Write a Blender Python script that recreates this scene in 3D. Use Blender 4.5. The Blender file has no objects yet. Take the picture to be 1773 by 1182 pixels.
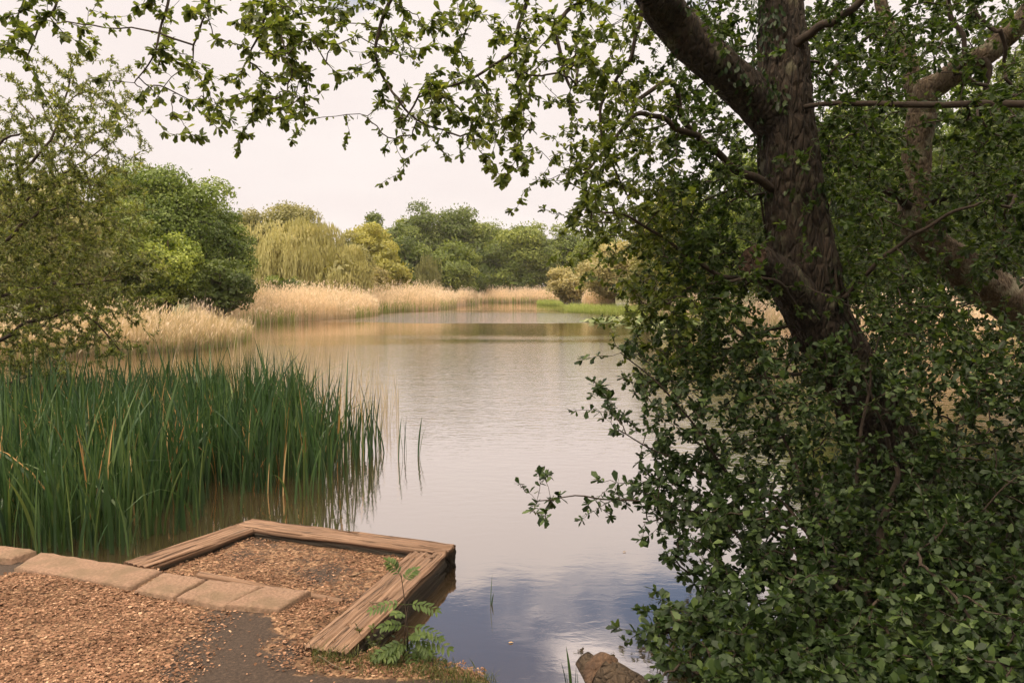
import bpy, math, random
import numpy as np
from mathutils import Vector, noise as mnoise

# ------------------------------------------------------------------ camera, sky, sun
C = bpy.context.scene.collection
SC = bpy.context.scene
CAMZ = 1.90
F = 1340.0; CX = 886.5; CY = 591.0
PITCH = math.atan(86 / F)
cam = bpy.data.cameras.new('camera'); co = bpy.data.objects.new('camera', cam); C.objects.link(co)
co.location = (0, 0, CAMZ); co.rotation_euler = (math.pi / 2 - PITCH, 0, 0)
cam.sensor_width = 36; cam.lens = F / 1773 * 36; cam.clip_start = 0.05; cam.clip_end = 2000
SC.camera = co
SC.view_settings.view_transform = 'Standard'; SC.view_settings.look = 'None'
SC.view_settings.exposure = 0.12; SC.view_settings.gamma = 1.0; SC.view_settings.use_curve_mapping = False
try:
    SC.cycles.max_bounces = 8; SC.cycles.transparent_max_bounces = 4; SC.cycles.diffuse_bounces = 4
    SC.cycles.caustics_reflective = False; SC.cycles.caustics_refractive = False
    SC.cycles.sample_clamp_indirect = 4.0
except Exception: pass

SUN_EL = math.radians(48); SUN_AZ = math.radians(-125)      # azimuth measured from +Y towards +X
sun = bpy.data.lights.new('sun', 'SUN'); so = bpy.data.objects.new('sun', sun); C.objects.link(so)
sun.energy = 1.5; sun.angle = math.radians(11); sun.color = (1.0, 0.84, 0.62)
sd = Vector((math.sin(SUN_AZ) * math.cos(SUN_EL), math.cos(SUN_AZ) * math.cos(SUN_EL), math.sin(SUN_EL)))
so.rotation_euler = sd.to_track_quat('Z', 'Y').to_euler()

def NT(nt, t, **kw):
    n = nt.nodes.new(t)
    for k, v in kw.items():
        if k in n.inputs: n.inputs[k].default_value = v
        else: setattr(n, k, v)
    return n
def mathn(nt, op, a, b=None, c=None, clamp=False):
    n = nt.nodes.new('ShaderNodeMath'); n.operation = op; n.use_clamp = clamp
    for i, v in enumerate((a, b, c)):
        if v is None: continue
        if isinstance(v, (int, float)): n.inputs[i].default_value = v
        else: nt.links.new(v, n.inputs[i])
    return n.outputs[0]
def mixc(nt, fac, a, b):
    n = nt.nodes.new('ShaderNodeMix'); n.data_type = 'RGBA'
    for i, v in ((0, fac), (6, a), (7, b)):
        if isinstance(v, (int, float)): n.inputs[i].default_value = v
        elif isinstance(v, tuple): n.inputs[i].default_value = (*v, 1)
        else: nt.links.new(v, n.inputs[i])
    return n.outputs[2]
def ramp(nt, v, stops):
    n = nt.nodes.new('ShaderNodeValToRGB'); e = n.color_ramp.elements
    while len(e) < len(stops): e.new(0.5)
    for k, (p, c) in enumerate(stops):
        e[k].position = p; e[k].color = (*c, 1) if isinstance(c, tuple) else (c, c, c, 1)
    nt.links.new(v, n.inputs[0]); return n.outputs[0]
def smooth(nt, v, a, b):
    n = nt.nodes.new('ShaderNodeMapRange'); n.interpolation_type = 'SMOOTHSTEP'
    nt.links.new(v, n.inputs[0]); n.inputs[1].default_value = a; n.inputs[2].default_value = b
    return n.outputs[0]

W = bpy.data.worlds.new('World'); SC.world = W; W.use_nodes = True
nt = W.node_tree; nt.nodes.clear()
out = nt.nodes.new('ShaderNodeOutputWorld'); bg = nt.nodes.new('ShaderNodeBackground')
nt.links.new(bg.outputs[0], out.inputs[0]); bg.inputs[1].default_value = 0.1
sky = nt.nodes.new('ShaderNodeTexSky'); sky.sky_type = 'NISHITA'; sky.sun_disc = False
sky.sun_elevation = SUN_EL; sky.sun_rotation = SUN_AZ; sky.dust_density = 2.0
tc = nt.nodes.new('ShaderNodeTexCoord'); sx = nt.nodes.new('ShaderNodeSeparateXYZ')
nt.links.new(tc.outputs['Generated'], sx.inputs[0])
zz = mathn(nt, 'ADD', mathn(nt, 'MAXIMUM', sx.outputs[2], 0.0), 0.22)
cx = nt.nodes.new('ShaderNodeCombineXYZ')
nt.links.new(mathn(nt, 'DIVIDE', sx.outputs[0], zz), cx.inputs[0]); nt.links.new(mathn(nt, 'DIVIDE', sx.outputs[1], zz), cx.inputs[1])
n1 = NT(nt, 'ShaderNodeTexNoise', Scale=2.1, Detail=6.0, Roughness=0.52); nt.links.new(cx.outputs[0], n1.inputs['Vector'])
# clouds close over the horizon, break up between about 20 and 38 degrees, close again overhead
lowc = smooth(nt, sx.outputs[2], 0.40, 0.22)
highc = smooth(nt, sx.outputs[2], 0.50, 0.72)
bias = mathn(nt, 'ADD', mathn(nt, 'MULTIPLY', lowc, 0.75), mathn(nt, 'MULTIPLY', highc, 0.35))
cl = smooth(nt, mathn(nt, 'ADD', mathn(nt, 'MULTIPLY_ADD', n1.outputs[0], 1.7, -.35), bias), 0.46, 0.74)
n2 = NT(nt, 'ShaderNodeTexNoise', Scale=1.3, Detail=4.0); nt.links.new(cx.outputs[0], n2.inputs['Vector'])
bright = nt.nodes.new('ShaderNodeMapRange'); nt.links.new(sx.outputs[2], bright.inputs[0])
bright.inputs[1].default_value = 0.36; bright.inputs[2].default_value = 0.85
bright.inputs[3].default_value = 1.0; bright.inputs[4].default_value = 4.8
ccol = mixc(nt, smooth(nt, n2.outputs[0], 0.3, 0.75), (9.3, 8.45, 8.1), (8.8, 7.85, 7.55))
ccol = mixc(nt, smooth(nt, sx.outputs[2], .40, .75), ccol, (9.6, 8.0, 6.3))
vm = nt.nodes.new('ShaderNodeVectorMath'); vm.operation = 'SCALE'
nt.links.new(ccol, vm.inputs[0]); nt.links.new(bright.outputs[0], vm.inputs[3])
vb = nt.nodes.new('ShaderNodeVectorMath'); vb.operation = 'MULTIPLY'; nt.links.new(sky.outputs[0], vb.inputs[0]); vb.inputs[1].default_value = (1.25, 1.2, 1.2)
nt.links.new(mixc(nt, cl, vb.outputs[0], vm.outputs[0]), bg.inputs[0])

# ------------------------------------------------------------------ helpers
R = np.random.default_rng(7); random.seed(7)
TR = None
sp, cp = math.sin(PITCH), math.cos(PITCH)
def ray(px, py):
    a = (px - CX) / F; b = (CY - py) / F
    return a, cp + b * sp, -sp + b * cp
def G(px, py, z=0.0):                     # photo pixel -> point on the level plane z
    a, dy, dz = ray(px, py); t = (z - CAMZ) / dz
    return np.array([a * t, dy * t, z])
def P(px, py, Y):                         # photo pixel -> point at forward distance Y
    a, dy, dz = ray(px, py); t = Y / dy
    return np.array([a * t, Y, CAMZ + dz * t])
def unit(v): return v / np.maximum(np.linalg.norm(v, axis=-1, keepdims=True), 1e-9)
def rdir(n): return unit(R.normal(size=(n, 3)))

def mat(name, build):
    m = bpy.data.materials.new(name); m.use_nodes = True; nt = m.node_tree; nt.nodes.clear()
    o = nt.nodes.new('ShaderNodeOutputMaterial'); nt.links.new(build(nt), o.inputs[0]); return m
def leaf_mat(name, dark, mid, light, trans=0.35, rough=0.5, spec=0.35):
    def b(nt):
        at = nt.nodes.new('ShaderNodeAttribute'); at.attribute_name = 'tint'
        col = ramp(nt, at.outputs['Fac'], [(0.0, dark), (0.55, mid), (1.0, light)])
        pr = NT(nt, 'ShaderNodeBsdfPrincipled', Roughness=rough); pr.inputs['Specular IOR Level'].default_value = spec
        nt.links.new(col, pr.inputs['Base Color'])
        tr = nt.nodes.new('ShaderNodeBsdfTranslucent')
        hs = nt.nodes.new('ShaderNodeVectorMath'); hs.operation = 'MULTIPLY'; nt.links.new(col, hs.inputs[0]); hs.inputs[1].default_value = (1.5, 1.45, 0.75)
        nt.links.new(hs.outputs[0], tr.inputs[0])
        mx = nt.nodes.new('ShaderNodeMixShader'); mx.inputs[0].default_value = trans
        nt.links.new(pr.outputs[0], mx.inputs[1]); nt.links.new(tr.outputs[0], mx.inputs[2]); return mx.outputs[0]
    return mat(name, b)
def bark_mat(name, c0, c1, scale=(22, 22, 5), bump=0.6, dist=0.02, lichen=None):
    def b(nt):
        tc = nt.nodes.new('ShaderNodeTexCoord'); mp = nt.nodes.new('ShaderNodeMapping'); mp.inputs['Scale'].default_value = scale
        nt.links.new(tc.outputs['Object'], mp.inputs[0])
        n = NT(nt, 'ShaderNodeTexNoise', Scale=1.0, Detail=8.0, Roughness=0.65, Distortion=0.6); nt.links.new(mp.outputs[0], n.inputs['Vector'])
        v = NT(nt, 'ShaderNodeTexVoronoi', Scale=0.8); v.feature = 'DISTANCE_TO_EDGE'; nt.links.new(mp.outputs[0], v.inputs['Vector'])
        h = mathn(nt, 'ADD', n.outputs[0], mathn(nt, 'MULTIPLY', smooth(nt, v.outputs[0], 0.0, 0.25), 0.6))
        col = ramp(nt, n.outputs[0], [(0.3, c0), (0.7, c1)])
        if lichen:
            n3 = NT(nt, 'ShaderNodeTexNoise', Scale=7.0, Detail=6.0); nt.links.new(tc.outputs['Object'], n3.inputs['Vector'])
            col = mixc(nt, smooth(nt, n3.outputs[0], 0.52, 0.68), col, lichen)
        pr = NT(nt, 'ShaderNodeBsdfPrincipled', Roughness=0.9); nt.links.new(col, pr.inputs['Base Color'])
        bp = NT(nt, 'ShaderNodeBump', Strength=bump, Distance=dist); nt.links.new(h, bp.inputs['Height']); nt.links.new(bp.outputs[0], pr.inputs['Normal'])
        return pr.outputs[0]
    return mat(name, b)

def make_mesh(name, V, Fq, m, tint=None, smooth_=False, uvz=None):
    """V (n,3), Fq (k,4) or (k,3) int array, or list of such arrays"""
    fl = Fq if isinstance(Fq, list) else [Fq]
    fl = [f for f in fl if len(f)]
    me = bpy.data.meshes.new(name)
    V = np.ascontiguousarray(V, dtype=np.float32)
    me.vertices.add(len(V)); me.vertices.foreach_set('co', V.ravel())
    li = np.concatenate([f.ravel() for f in fl]).astype(np.int32)
    tot = np.concatenate([np.full(len(f), f.shape[1]) for f in fl]).astype(np.int32)
    st = np.concatenate([[0], np.cumsum(tot)[:-1]]).astype(np.int32)
    me.loops.add(len(li)); me.loops.foreach_set('vertex_index', li)
    me.polygons.add(len(tot)); me.polygons.foreach_set('loop_start', st); me.polygons.foreach_set('loop_total', tot)
    if smooth_: me.polygons.foreach_set('use_smooth', np.ones(len(tot), dtype=bool))
    if tint is not None:
        a = me.attributes.new('tint', 'FLOAT', 'POINT'); a.data.foreach_set('value', np.ascontiguousarray(tint, dtype=np.float32))
    me.update(calc_edges=True); me.materials.append(m)
    return me
def link(name, me, parent=None, loc=None, rotz=0.0):
    o = bpy.data.objects.new(name, me); C.objects.link(o)
    if parent is not None: o.parent = parent
    if loc is not None: o.location = loc
    o.rotation_euler.z = rotz
    return o
def thing(name, label, cat, loc=(0, 0, 0), group=None, rotz=0.0):
    o = bpy.data.objects.new(name, None); C.objects.link(o); o.location = loc; o.rotation_euler.z = rotz
    o.empty_display_size = 0.2
    o['label'] = label; o['category'] = cat
    if group: o['group'] = group
    return o
def tag(o, label=None, cat=None, group=None, kind=None):
    if label: o['label'] = label
    if cat: o['category'] = cat
    if group: o['group'] = group
    if kind: o['kind'] = kind
    return o

class MB:                                  # collects vertices / faces / tint
    def __init__(s): s.V = []; s.F4 = []; s.F3 = []; s.T = []; s.n = 0
    def add(s, V, F, tint):
        F = np.asarray(F)
        (s.F4 if F.shape[1] == 4 else s.F3).append(F + s.n); s.V.append(V); s.T.append(np.broadcast_to(tint, (len(V),)).copy()); s.n += len(V)
    def mesh(s, name, m, smooth_=False):
        if not s.n: return None
        fl = []
        if s.F4: fl.append(np.concatenate(s.F4))
        if s.F3: fl.append(np.concatenate(s.F3))
        return make_mesh(name, np.concatenate(s.V), fl, m, np.concatenate(s.T), smooth_)
    def shift(s, off):
        for k in range(len(s.V)): s.V[k] = s.V[k] - off
        return s

def tubes(mb, paths, radii, k=4, tint=0.5):
    """paths (n,m,3), radii (n,m)"""
    paths = np.asarray(paths, float); radii = np.asarray(radii, float)
    n, m, _ = paths.shape
    if n == 0: return
    T = np.gradient(paths, axis=1); T = unit(T)
    ref = np.where(np.abs(T[:, :1, 2:3]) > 0.9, np.array([1.0, 0, 0]), np.array([0, 0, 1.0])) * np.ones((n, m, 1))
    A = unit(np.cross(T, ref)); B = np.cross(T, A)
    for j in range(1, m):                  # keep frames from flipping
        d = (A[:, j] * A[:, j - 1]).sum(-1, keepdims=True)
        A[:, j] = unit(A[:, j - 1] - T[:, j] * (A[:, j - 1] * T[:, j]).sum(-1, keepdims=True)); B[:, j] = np.cross(T[:, j], A[:, j])
    th = np.arange(k) * 2 * np.pi / k
    ring = A[:, :, None] * np.cos(th)[None, None, :, None] + B[:, :, None] * np.sin(th)[None, None, :, None]
    V = (paths[:, :, None] + ring * radii[:, :, None, None]).reshape(-1, 3)
    i = np.arange(m - 1)[:, None]; j = np.arange(k)[None]
    q = np.stack([i * k + j, i * k + (j + 1) % k, (i + 1) * k + (j + 1) % k, (i + 1) * k + j], -1).reshape(-1, 4)
    Fq = (q[None] + (np.arange(n) * m * k)[:, None, None]).reshape(-1, 4)
    mb.add(V, Fq, tint)

LEAF = {  # x along, half width, both sides, folded along the midrib
    'obovate': np.array([[0, 0, 0], [.32, .16, .02], [.74, .27, .03], [1, 0, -.03], [.74, -.27, .03], [.32, -.16, .02]]),
    'willow': np.array([[0, 0, 0], [.25, .15, .02], [.65, .15, .03], [1, 0, -.05], [.65, -.15, .03], [.25, -.15, .02]]),
    'oval': np.array([[0, 0, 0], [.25, .22, .03], [.65, .25, .06], [1, 0, -.05], [.65, -.25, .06], [.25, -.22, .03]]),
    'chip': np.array([[0, .05, 0], [.2, .28, 0], [.8, .3, .04], [1, -.05, 0], [.85, -.26, .05], [.15, -.3, 0]]),
}
LF = np.array([[0, 1, 2, 3], [0, 3, 4, 5]])
def leaves(mb, Pp, D, N, L, shape='obovate', tint=0.5):
    n = len(Pp)
    if n == 0: return
    D = unit(D); S = unit(np.cross(N, D)); N = np.cross(D, S); t = LEAF[shape]; L = np.broadcast_to(L, (n,))[:, None, None]
    V = Pp[:, None] + (D[:, None] * t[None, :, :1] + S[:, None] * t[None, :, 1:2] + N[:, None] * t[None, :, 2:3]) * L
    Fq = (LF[None] + (np.arange(n) * 6)[:, None, None]).reshape(-1, 4)
    mb.add(V.reshape(-1, 3), Fq, np.repeat(np.broadcast_to(tint, (n,)), 6))
def quads(mb, Pp, D, N, L, Wd, tint=0.5):
    n = len(Pp); D = unit(D); S = unit(np.cross(N, D)); L = np.broadcast_to(L, (n,))[:, None]; Wd = np.broadcast_to(Wd, (n,))[:, None]
    V = np.stack([Pp - D * L / 2 - S * Wd * .15, Pp + S * Wd / 2 - D * L * .05, Pp + D * L / 2, Pp - S * Wd / 2 + D * L * .1], 1).reshape(-1, 3)
    mb.add(V, np.arange(4 * n).reshape(-1, 4), np.repeat(np.broadcast_to(tint, (n,)), 4))

def clumpnoise(Pp, s, seed=0):             # cheap smooth pseudo-noise, about -1..1
    r = np.random.default_rng(seed); o = np.zeros(len(Pp))
    for k in range(5):
        w = r.normal(size=3) * s * (1 + .5 * k); o += np.sin(Pp @ w + r.uniform(0, 6.28)) / (1 + .3 * k)
    return o / 2.6

# ------------------------------------------------------------------ materials
M = {}
M['oak'] = leaf_mat('oak_leaves', (.050, .078, .016), (.135, .180, .030), (.29, .32, .06), .25)
M['maple'] = leaf_mat('maple_leaves', (.05, .085, .014), (.145, .205, .028), (.30, .35, .05), .25)
M['yellowgreen'] = leaf_mat('yellow_green_leaves', (.18, .18, .035), (.36, .34, .07), (.50, .45, .11), .25)
M['weeping'] = leaf_mat('weeping_willow_leaves', (.20, .19, .065), (.37, .345, .135), (.52, .47, .22), .25)
M['sallow'] = leaf_mat('pale_sallow_leaves', (.20, .18, .065), (.37, .325, .14), (.52, .45, .23), .25)
M['greygreen'] = leaf_mat('grey_green_leaves', (.12, .13, .045), (.24, .235, .085), (.36, .33, .14), .25)
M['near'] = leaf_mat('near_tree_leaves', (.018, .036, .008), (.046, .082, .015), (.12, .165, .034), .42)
M['overhang'] = leaf_mat('near_leaves_painted_lit', (.045, .070, .016), (.105, .142, .028), (.23, .26, .065), .5)  # lighter copy of the near-tree leaves, sky light through them put into the colour
M['shrub'] = leaf_mat('sallow_shrub_leaves', (.015, .031, .009), (.034, .063, .016), (.105, .155, .045), .3)
M['leftwillow'] = leaf_mat('left_willow_leaves', (.055, .078, .022), (.14, .172, .048), (.32, .33, .12), .4)
M['ivy'] = leaf_mat('ivy_leaves', (.012, .026, .006), (.026, .052, .012), (.07, .11, .025), .2, .4)
M['iris'] = leaf_mat('iris_blades', (.020, .046, .022), (.048, .100, .034), (.15, .20, .065), .22, .42, .4)
M['deadstem'] = leaf_mat('dead_stems', (.24, .12, .04), (.42, .25, .10), (.60, .42, .22), .15, .7)
M['reed'] = leaf_mat('dry_reeds', (.30, .25, .16), (.60, .485, .37), (.86, .71, .61), .28, .85)
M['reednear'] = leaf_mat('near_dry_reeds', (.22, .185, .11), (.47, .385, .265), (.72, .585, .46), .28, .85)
M['reedgreen'] = leaf_mat('fresh_reeds', (.16, .22, .05), (.28, .35, .09), (.45, .47, .18), .25, .7)
M['lily'] = leaf_mat('lily_pads', (.07, .10, .03), (.14, .18, .065), (.27, .27, .14), .05, .6, .2)
M['grass'] = leaf_mat('bank_grass', (.04, .055, .018), (.085, .11, .03), (.2, .19, .07), .3)
M['rowan'] = leaf_mat('sapling_leaves', (.04, .07, .015), (.08, .13, .028), (.16, .21, .055), .35)
M['chips'] = leaf_mat('wood_chips', (.095, .050, .028), (.27, .148, .092), (.55, .36, .235), .0, .9, .15)
M['bark'] = bark_mat('furrowed_bark', (.013, .009, .006), (.075, .050, .031), (30, 30, 9), 1.0, .05, lichen=(.12, .11, .065))
M['bark2'] = bark_mat('scaly_bark', (.05, .034, .022), (.20, .145, .095), (34, 34, 14), .8, .02, lichen=(.26, .23, .16))
M['twig'] = bark_mat('twig_bark', (.02, .013, .008), (.055, .037, .024), (20, 20, 20), .3, .01)
M['pale_twig'] = bark_mat('grey_twig_bark', (.09, .065, .04), (.19, .14, .09), (20, 20, 20), .3, .01)
M['farbark'] = bark_mat('far_bark', (.05, .035, .022), (.16, .11, .07), (3, 3, 1), .3, .05)
M['logbark'] = bark_mat('wet_log_bark', (.03, .020, .012), (.11, .075, .046), (30, 30, 30), 1.0, .02)
M['stubcut'] = bark_mat('old_cut_face', (.025, .014, .008), (.11, .06, .035), (14, 14, 14), 1.0, .04)
M['cut'] = bark_mat('sawn_wood', (.04, .022, .012), (.13, .075, .042), (30, 30, 30), .7, .01)

def timber(nt):
    tc = nt.nodes.new('ShaderNodeTexCoord'); mp = nt.nodes.new('ShaderNodeMapping'); mp.inputs['Scale'].default_value = (1.3, 40, 40)
    nt.links.new(tc.outputs['Object'], mp.inputs[0])
    n = NT(nt, 'ShaderNodeTexNoise', Scale=1.0, Detail=7.0, Roughness=0.6, Distortion=0.3); nt.links.new(mp.outputs[0], n.inputs['Vector'])
    mp2 = nt.nodes.new('ShaderNodeMapping'); mp2.inputs['Scale'].default_value = (.7, 17, 17); nt.links.new(tc.outputs['Object'], mp2.inputs[0])
    n2 = NT(nt, 'ShaderNodeTexNoise', Scale=1.0, Detail=3.0, Distortion=0.4); nt.links.new(mp2.outputs[0], n2.inputs['Vector'])
    crack = smooth(nt, mathn(nt, 'ABSOLUTE', mathn(nt, 'SUBTRACT', n2.outputs[0], 0.5)), -0.008, 0.016)
    n3 = NT(nt, 'ShaderNodeTexNoise', Scale=5.0, Detail=5.0); nt.links.new(tc.outputs['Object'], n3.inputs['Vector'])
    col = ramp(nt, n.outputs[0], [(0.25, (.08, .046, .028)), (0.5, (.215, .128, .080)), (0.8, (.37, .24, .155))])
    col = mixc(nt, mathn(nt, 'MULTIPLY', smooth(nt, n3.outputs[0], .5, .75), .45), col, (.16, .10, .065))
    col = mixc(nt, crack, (.03, .018, .012), col)
    # sides darken just below the top face
    sx = nt.nodes.new('ShaderNodeSeparateXYZ'); nt.links.new(tc.outputs['Object'], sx.inputs[0])
    col = mixc(nt, smooth(nt, sx.outputs[2], -.05, -.018), (.028, .02, .012), col)
    pr = NT(nt, 'ShaderNodeBsdfPrincipled', Roughness=0.85); nt.links.new(col, pr.inputs['Base Color'])
    bp = NT(nt, 'ShaderNodeBump', Strength=0.9, Distance=0.012)
    nt.links.new(mathn(nt, 'ADD', mathn(nt, 'MULTIPLY', n.outputs[0], .6), crack), bp.inputs['Height']); nt.links.new(bp.outputs[0], pr.inputs['Normal'])
    return pr.outputs[0]
M['timber'] = mat('weathered_timber', timber)
def stone(nt):
    tc = nt.nodes.new('ShaderNodeTexCoord')
    n = NT(nt, 'ShaderNodeTexNoise', Scale=45.0, Detail=8.0, Roughness=0.7); nt.links.new(tc.outputs['Object'], n.inputs['Vector'])
    n3 = NT(nt, 'ShaderNodeTexNoise', Scale=5.0, Detail=6.0); nt.links.new(tc.outputs['Object'], n3.inputs['Vector'])
    col = ramp(nt, n.outputs[0], [(0.25, (.13, .078, .05)), (0.75, (.35, .222, .15))])
    col = mixc(nt, mathn(nt, 'MULTIPLY', smooth(nt, n3.outputs[0], .42, .68), .7), col, (.15, .105, .06))
    pr = NT(nt, 'ShaderNodeBsdfPrincipled', Roughness=0.9); nt.links.new(col, pr.inputs['Base Color'])
    bp = NT(nt, 'ShaderNodeBump', Strength=1.0, Distance=0.012); nt.links.new(n.outputs[0], bp.inputs['Height']); nt.links.new(bp.outputs[0], pr.inputs['Normal'])
    return pr.outputs[0]
M['stone'] = mat('pinkish_stone', stone)
def soil(nt):
    tc = nt.nodes.new('ShaderNodeTexCoord')
    at = nt.nodes.new('ShaderNodeAttribute'); at.attribute_name = 'tint'       # 1 = chip covered, 0 = bare dark soil
    n = NT(nt, 'ShaderNodeTexNoise', Scale=60.0, Detail=8.0, Roughness=0.75); nt.links.new(tc.outputs['Object'], n.inputs['Vector'])
    v = NT(nt, 'ShaderNodeTexVoronoi', Scale=42.0); nt.links.new(tc.outputs['Object'], v.inputs['Vector'])
    sv = nt.nodes.new('ShaderNodeSeparateXYZ'); nt.links.new(v.outputs['Color'], sv.inputs[0])
    chip = ramp(nt, sv.outputs[0], [(0.0, (.07, .036, .018)), (0.5, (.17, .095, .05)), (1.0, (.36, .22, .125))])
    dark = ramp(nt, n.outputs[0], [(0.28, (.020, .013, .009)), (0.55, (.055, .036, .025)), (0.85, (.16, .105, .07))])
    nb = NT(nt, 'ShaderNodeTexNoise', Scale=6.0, Detail=7.0, Roughness=.7); nt.links.new(tc.outputs['Object'], nb.inputs['Vector'])
    f = smooth(nt, mathn(nt, 'ADD', at.outputs['Fac'], mathn(nt, 'MULTIPLY', mathn(nt, 'SUBTRACT', nb.outputs[0], .5), 1.9)), .35, .65)
    pr = NT(nt, 'ShaderNodeBsdfPrincipled', Roughness=0.95); nt.links.new(mixc(nt, f, dark, chip), pr.inputs['Base Color'])
    bp = NT(nt, 'ShaderNodeBump', Strength=0.8, Distance=0.01)
    nt.links.new(mathn(nt, 'ADD', n.outputs[0], mathn(nt, 'MULTIPLY', sv.outputs[1], .5)), bp.inputs['Height']); nt.links.new(bp.outputs[0], pr.inputs['Normal'])
    return pr.outputs[0]
M['soil'] = mat('bank_soil', soil)
def ground_m(nt):
    tc = nt.nodes.new('ShaderNodeTexCoord')
    n = NT(nt, 'ShaderNodeTexNoise', Scale=0.8, Detail=8.0, Roughness=0.7); nt.links.new(tc.outputs['Object'], n.inputs['Vector'])
    pr = NT(nt, 'ShaderNodeBsdfPrincipled', Roughness=0.95)
    nt.links.new(ramp(nt, n.outputs[0], [(0.3, (.05, .045, .02)), (0.7, (.12, .13, .045))]), pr.inputs['Base Color']); return pr.outputs[0]
M['ground'] = mat('far_ground', ground_m)

def water_m(nt):
    tc = nt.nodes.new('ShaderNodeTexCoord'); sx = nt.nodes.new('ShaderNodeSeparateXYZ'); nt.links.new(tc.outputs['Object'], sx.inputs[0])
    Y = sx.outputs[1]; X = sx.outputs[0]
    # wind: ripple strength over the pond, calm under the near bank and in a band before the far shore
    mpw = nt.nodes.new('ShaderNodeMapping'); mpw.inputs['Scale'].default_value = (.035, .13, 1); nt.links.new(tc.outputs['Object'], mpw.inputs[0])
    nw = NT(nt, 'ShaderNodeTexNoise', Scale=1.0, Detail=3.0); nt.links.new(mpw.outputs[0], nw.inputs['Vector'])
    wob = mathn(nt, 'MULTIPLY', mathn(nt, 'SUBTRACT', nw.outputs[0], .5), 1.0)
    Yw = mathn(nt, 'MULTIPLY', Y, mathn(nt, 'ADD', 1.0, wob))
    near = smooth(nt, Yw, 5.5, 12.5)
    mid = smooth(nt, Yw, 34.0, 27.0)
    band = mathn(nt, 'MULTIPLY', smooth(nt, Yw, 48, 52), smooth(nt, Yw, 80, 68))
    farb = mathn(nt, 'MULTIPLY', mathn(nt, 'MULTIPLY', near, mid), 1.0)
    amp = mathn(nt, 'ADD', mathn(nt, 'MULTIPLY', farb, 0.7), mathn(nt, 'MULTIPLY', band, 3.0))
    amp = mathn(nt, 'ADD', amp, mathn(nt, 'MULTIPLY', smooth(nt, Yw, 20, 34), .22))
    amp = mathn(nt, 'ADD', amp, 0.06)
    mp = nt.nodes.new('ShaderNodeMapping'); mp.inputs['Scale'].default_value = (5.0, 9.5, 1); nt.links.new(tc.outputs['Object'], mp.inputs[0])
    n = NT(nt, 'ShaderNodeTexNoise', Scale=1.0, Detail=4.0, Roughness=0.55, Distortion=0.4); nt.links.new(mp.outputs[0], n.inputs['Vector'])
    mp3 = nt.nodes.new('ShaderNodeMapping'); mp3.inputs['Scale'].default_value = (.5, 1.9, 1); nt.links.new(tc.outputs['Object'], mp3.inputs[0])
    n3 = NT(nt, 'ShaderNodeTexNoise', Scale=1.0, Detail=2.0); nt.links.new(mp3.outputs[0], n3.inputs['Vector'])
    h = mathn(nt, 'ADD', mathn(nt, 'MULTIPLY', n.outputs[0], amp), mathn(nt, 'MULTIPLY', mathn(nt, 'MULTIPLY', n3.outputs[0], amp), .8))
    bp = NT(nt, 'ShaderNodeBump', Strength=1.0, Distance=0.011); nt.links.new(h, bp.inputs['Height'])
    gl = NT(nt, 'ShaderNodeBsdfGlossy', Roughness=0.03); gl.inputs[0].default_value = (1, .955, .93, 1); nt.links.new(bp.outputs[0], gl.inputs['Normal'])
    df = nt.nodes.new('ShaderNodeBsdfDiffuse'); df.inputs[0].default_value = (.060, .041, .022, 1)
    fr = NT(nt, 'ShaderNodeLayerWeight', Blend=0.5); nt.links.new(bp.outputs[0], fr.inputs['Normal'])
    mx = nt.nodes.new('ShaderNodeMixShader'); nt.links.new(mathn(nt, 'POWER', fr.outputs['Facing'], 1.42), mx.inputs[0]); nt.links.new(df.outputs[0], mx.inputs[1]); nt.links.new(gl.outputs[0], mx.inputs[2])
    return mx.outputs[0]
M['water'] = mat('pond_water', water_m)

# ------------------------------------------------------------------ ground and water
def sdf(Pxy, poly):
    """signed distance, negative inside"""
    x, y = Pxy[:, 0], Pxy[:, 1]; d = np.full(len(x), 1e9); ins = np.zeros(len(x), bool); n = len(poly)
    for i in range(n):
        a = poly[i]; b = poly[(i + 1) % n]; e = b - a; w = Pxy - a
        t = np.clip((w @ e) / (e @ e), 0, 1); q = w - t[:, None] * e
        d = np.minimum(d, (q ** 2).sum(1))
        c = ((a[1] > y) != (b[1] > y)) & (x < (b[0] - a[0]) * (y - a[1]) / (b[1] - a[1] + 1e-12) + a[0]); ins ^= c
    d = np.sqrt(d); return np.where(ins, -d, d)
def g2(px, py, z=0.0): return G(px, py, z)[:2]
TOP = 0.16                                  # top of the sleepers and slabs
# corners of the timber bay, read off the photo on the plane of its top
kLo, kLf, kRf, kRo, kRi = g2(213, 970, TOP), g2(432, 897, TOP), g2(790, 941, TOP), g2(601, 1128, TOP), g2(516, 1119, TOP)
bank_poly = np.array([[-9.0, -3.0], [-9.0, 6.9], g2(-120, 932, TOP), g2(70, 958, TOP) + (0, -.03), g2(216, 974, TOP) + (0.03, -.05),
                      g2(440, 903, TOP), g2(778, 946, TOP), g2(603, 1120, TOP), g2(640, 1140, .05), g2(720, 1160, .03), g2(830, 1192, .02),
                      [0.15, 3.05], [.48, 3.50], [.75, 3.3], [1.2, 3.6], [1.75, 4.2], [2.1, 5.0], [2.4, 5.8], [2.8, 6.8], [3.6, 7.2], [4.4, 6.9], [5.5, 5.6], [12.0, 4.0], [12.0, -3.0]])
xs = np.arange(-8.0, 11.0, .045); ys = np.arange(-2.5, 9.5, .045)
XX, YY = np.meshgrid(xs, ys); Q = np.stack([XX.ravel(), YY.ravel()], 1)
d = sdf(Q, bank_poly)
steep = np.where((Q[:, 0] < -.28) & (Q[:, 1] > 3.6), .04, .45)
bay = np.array([kLo, kLf, kRf, kRo, kRi, g2(592, 1040, TOP), g2(330, 1000, TOP)])
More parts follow.
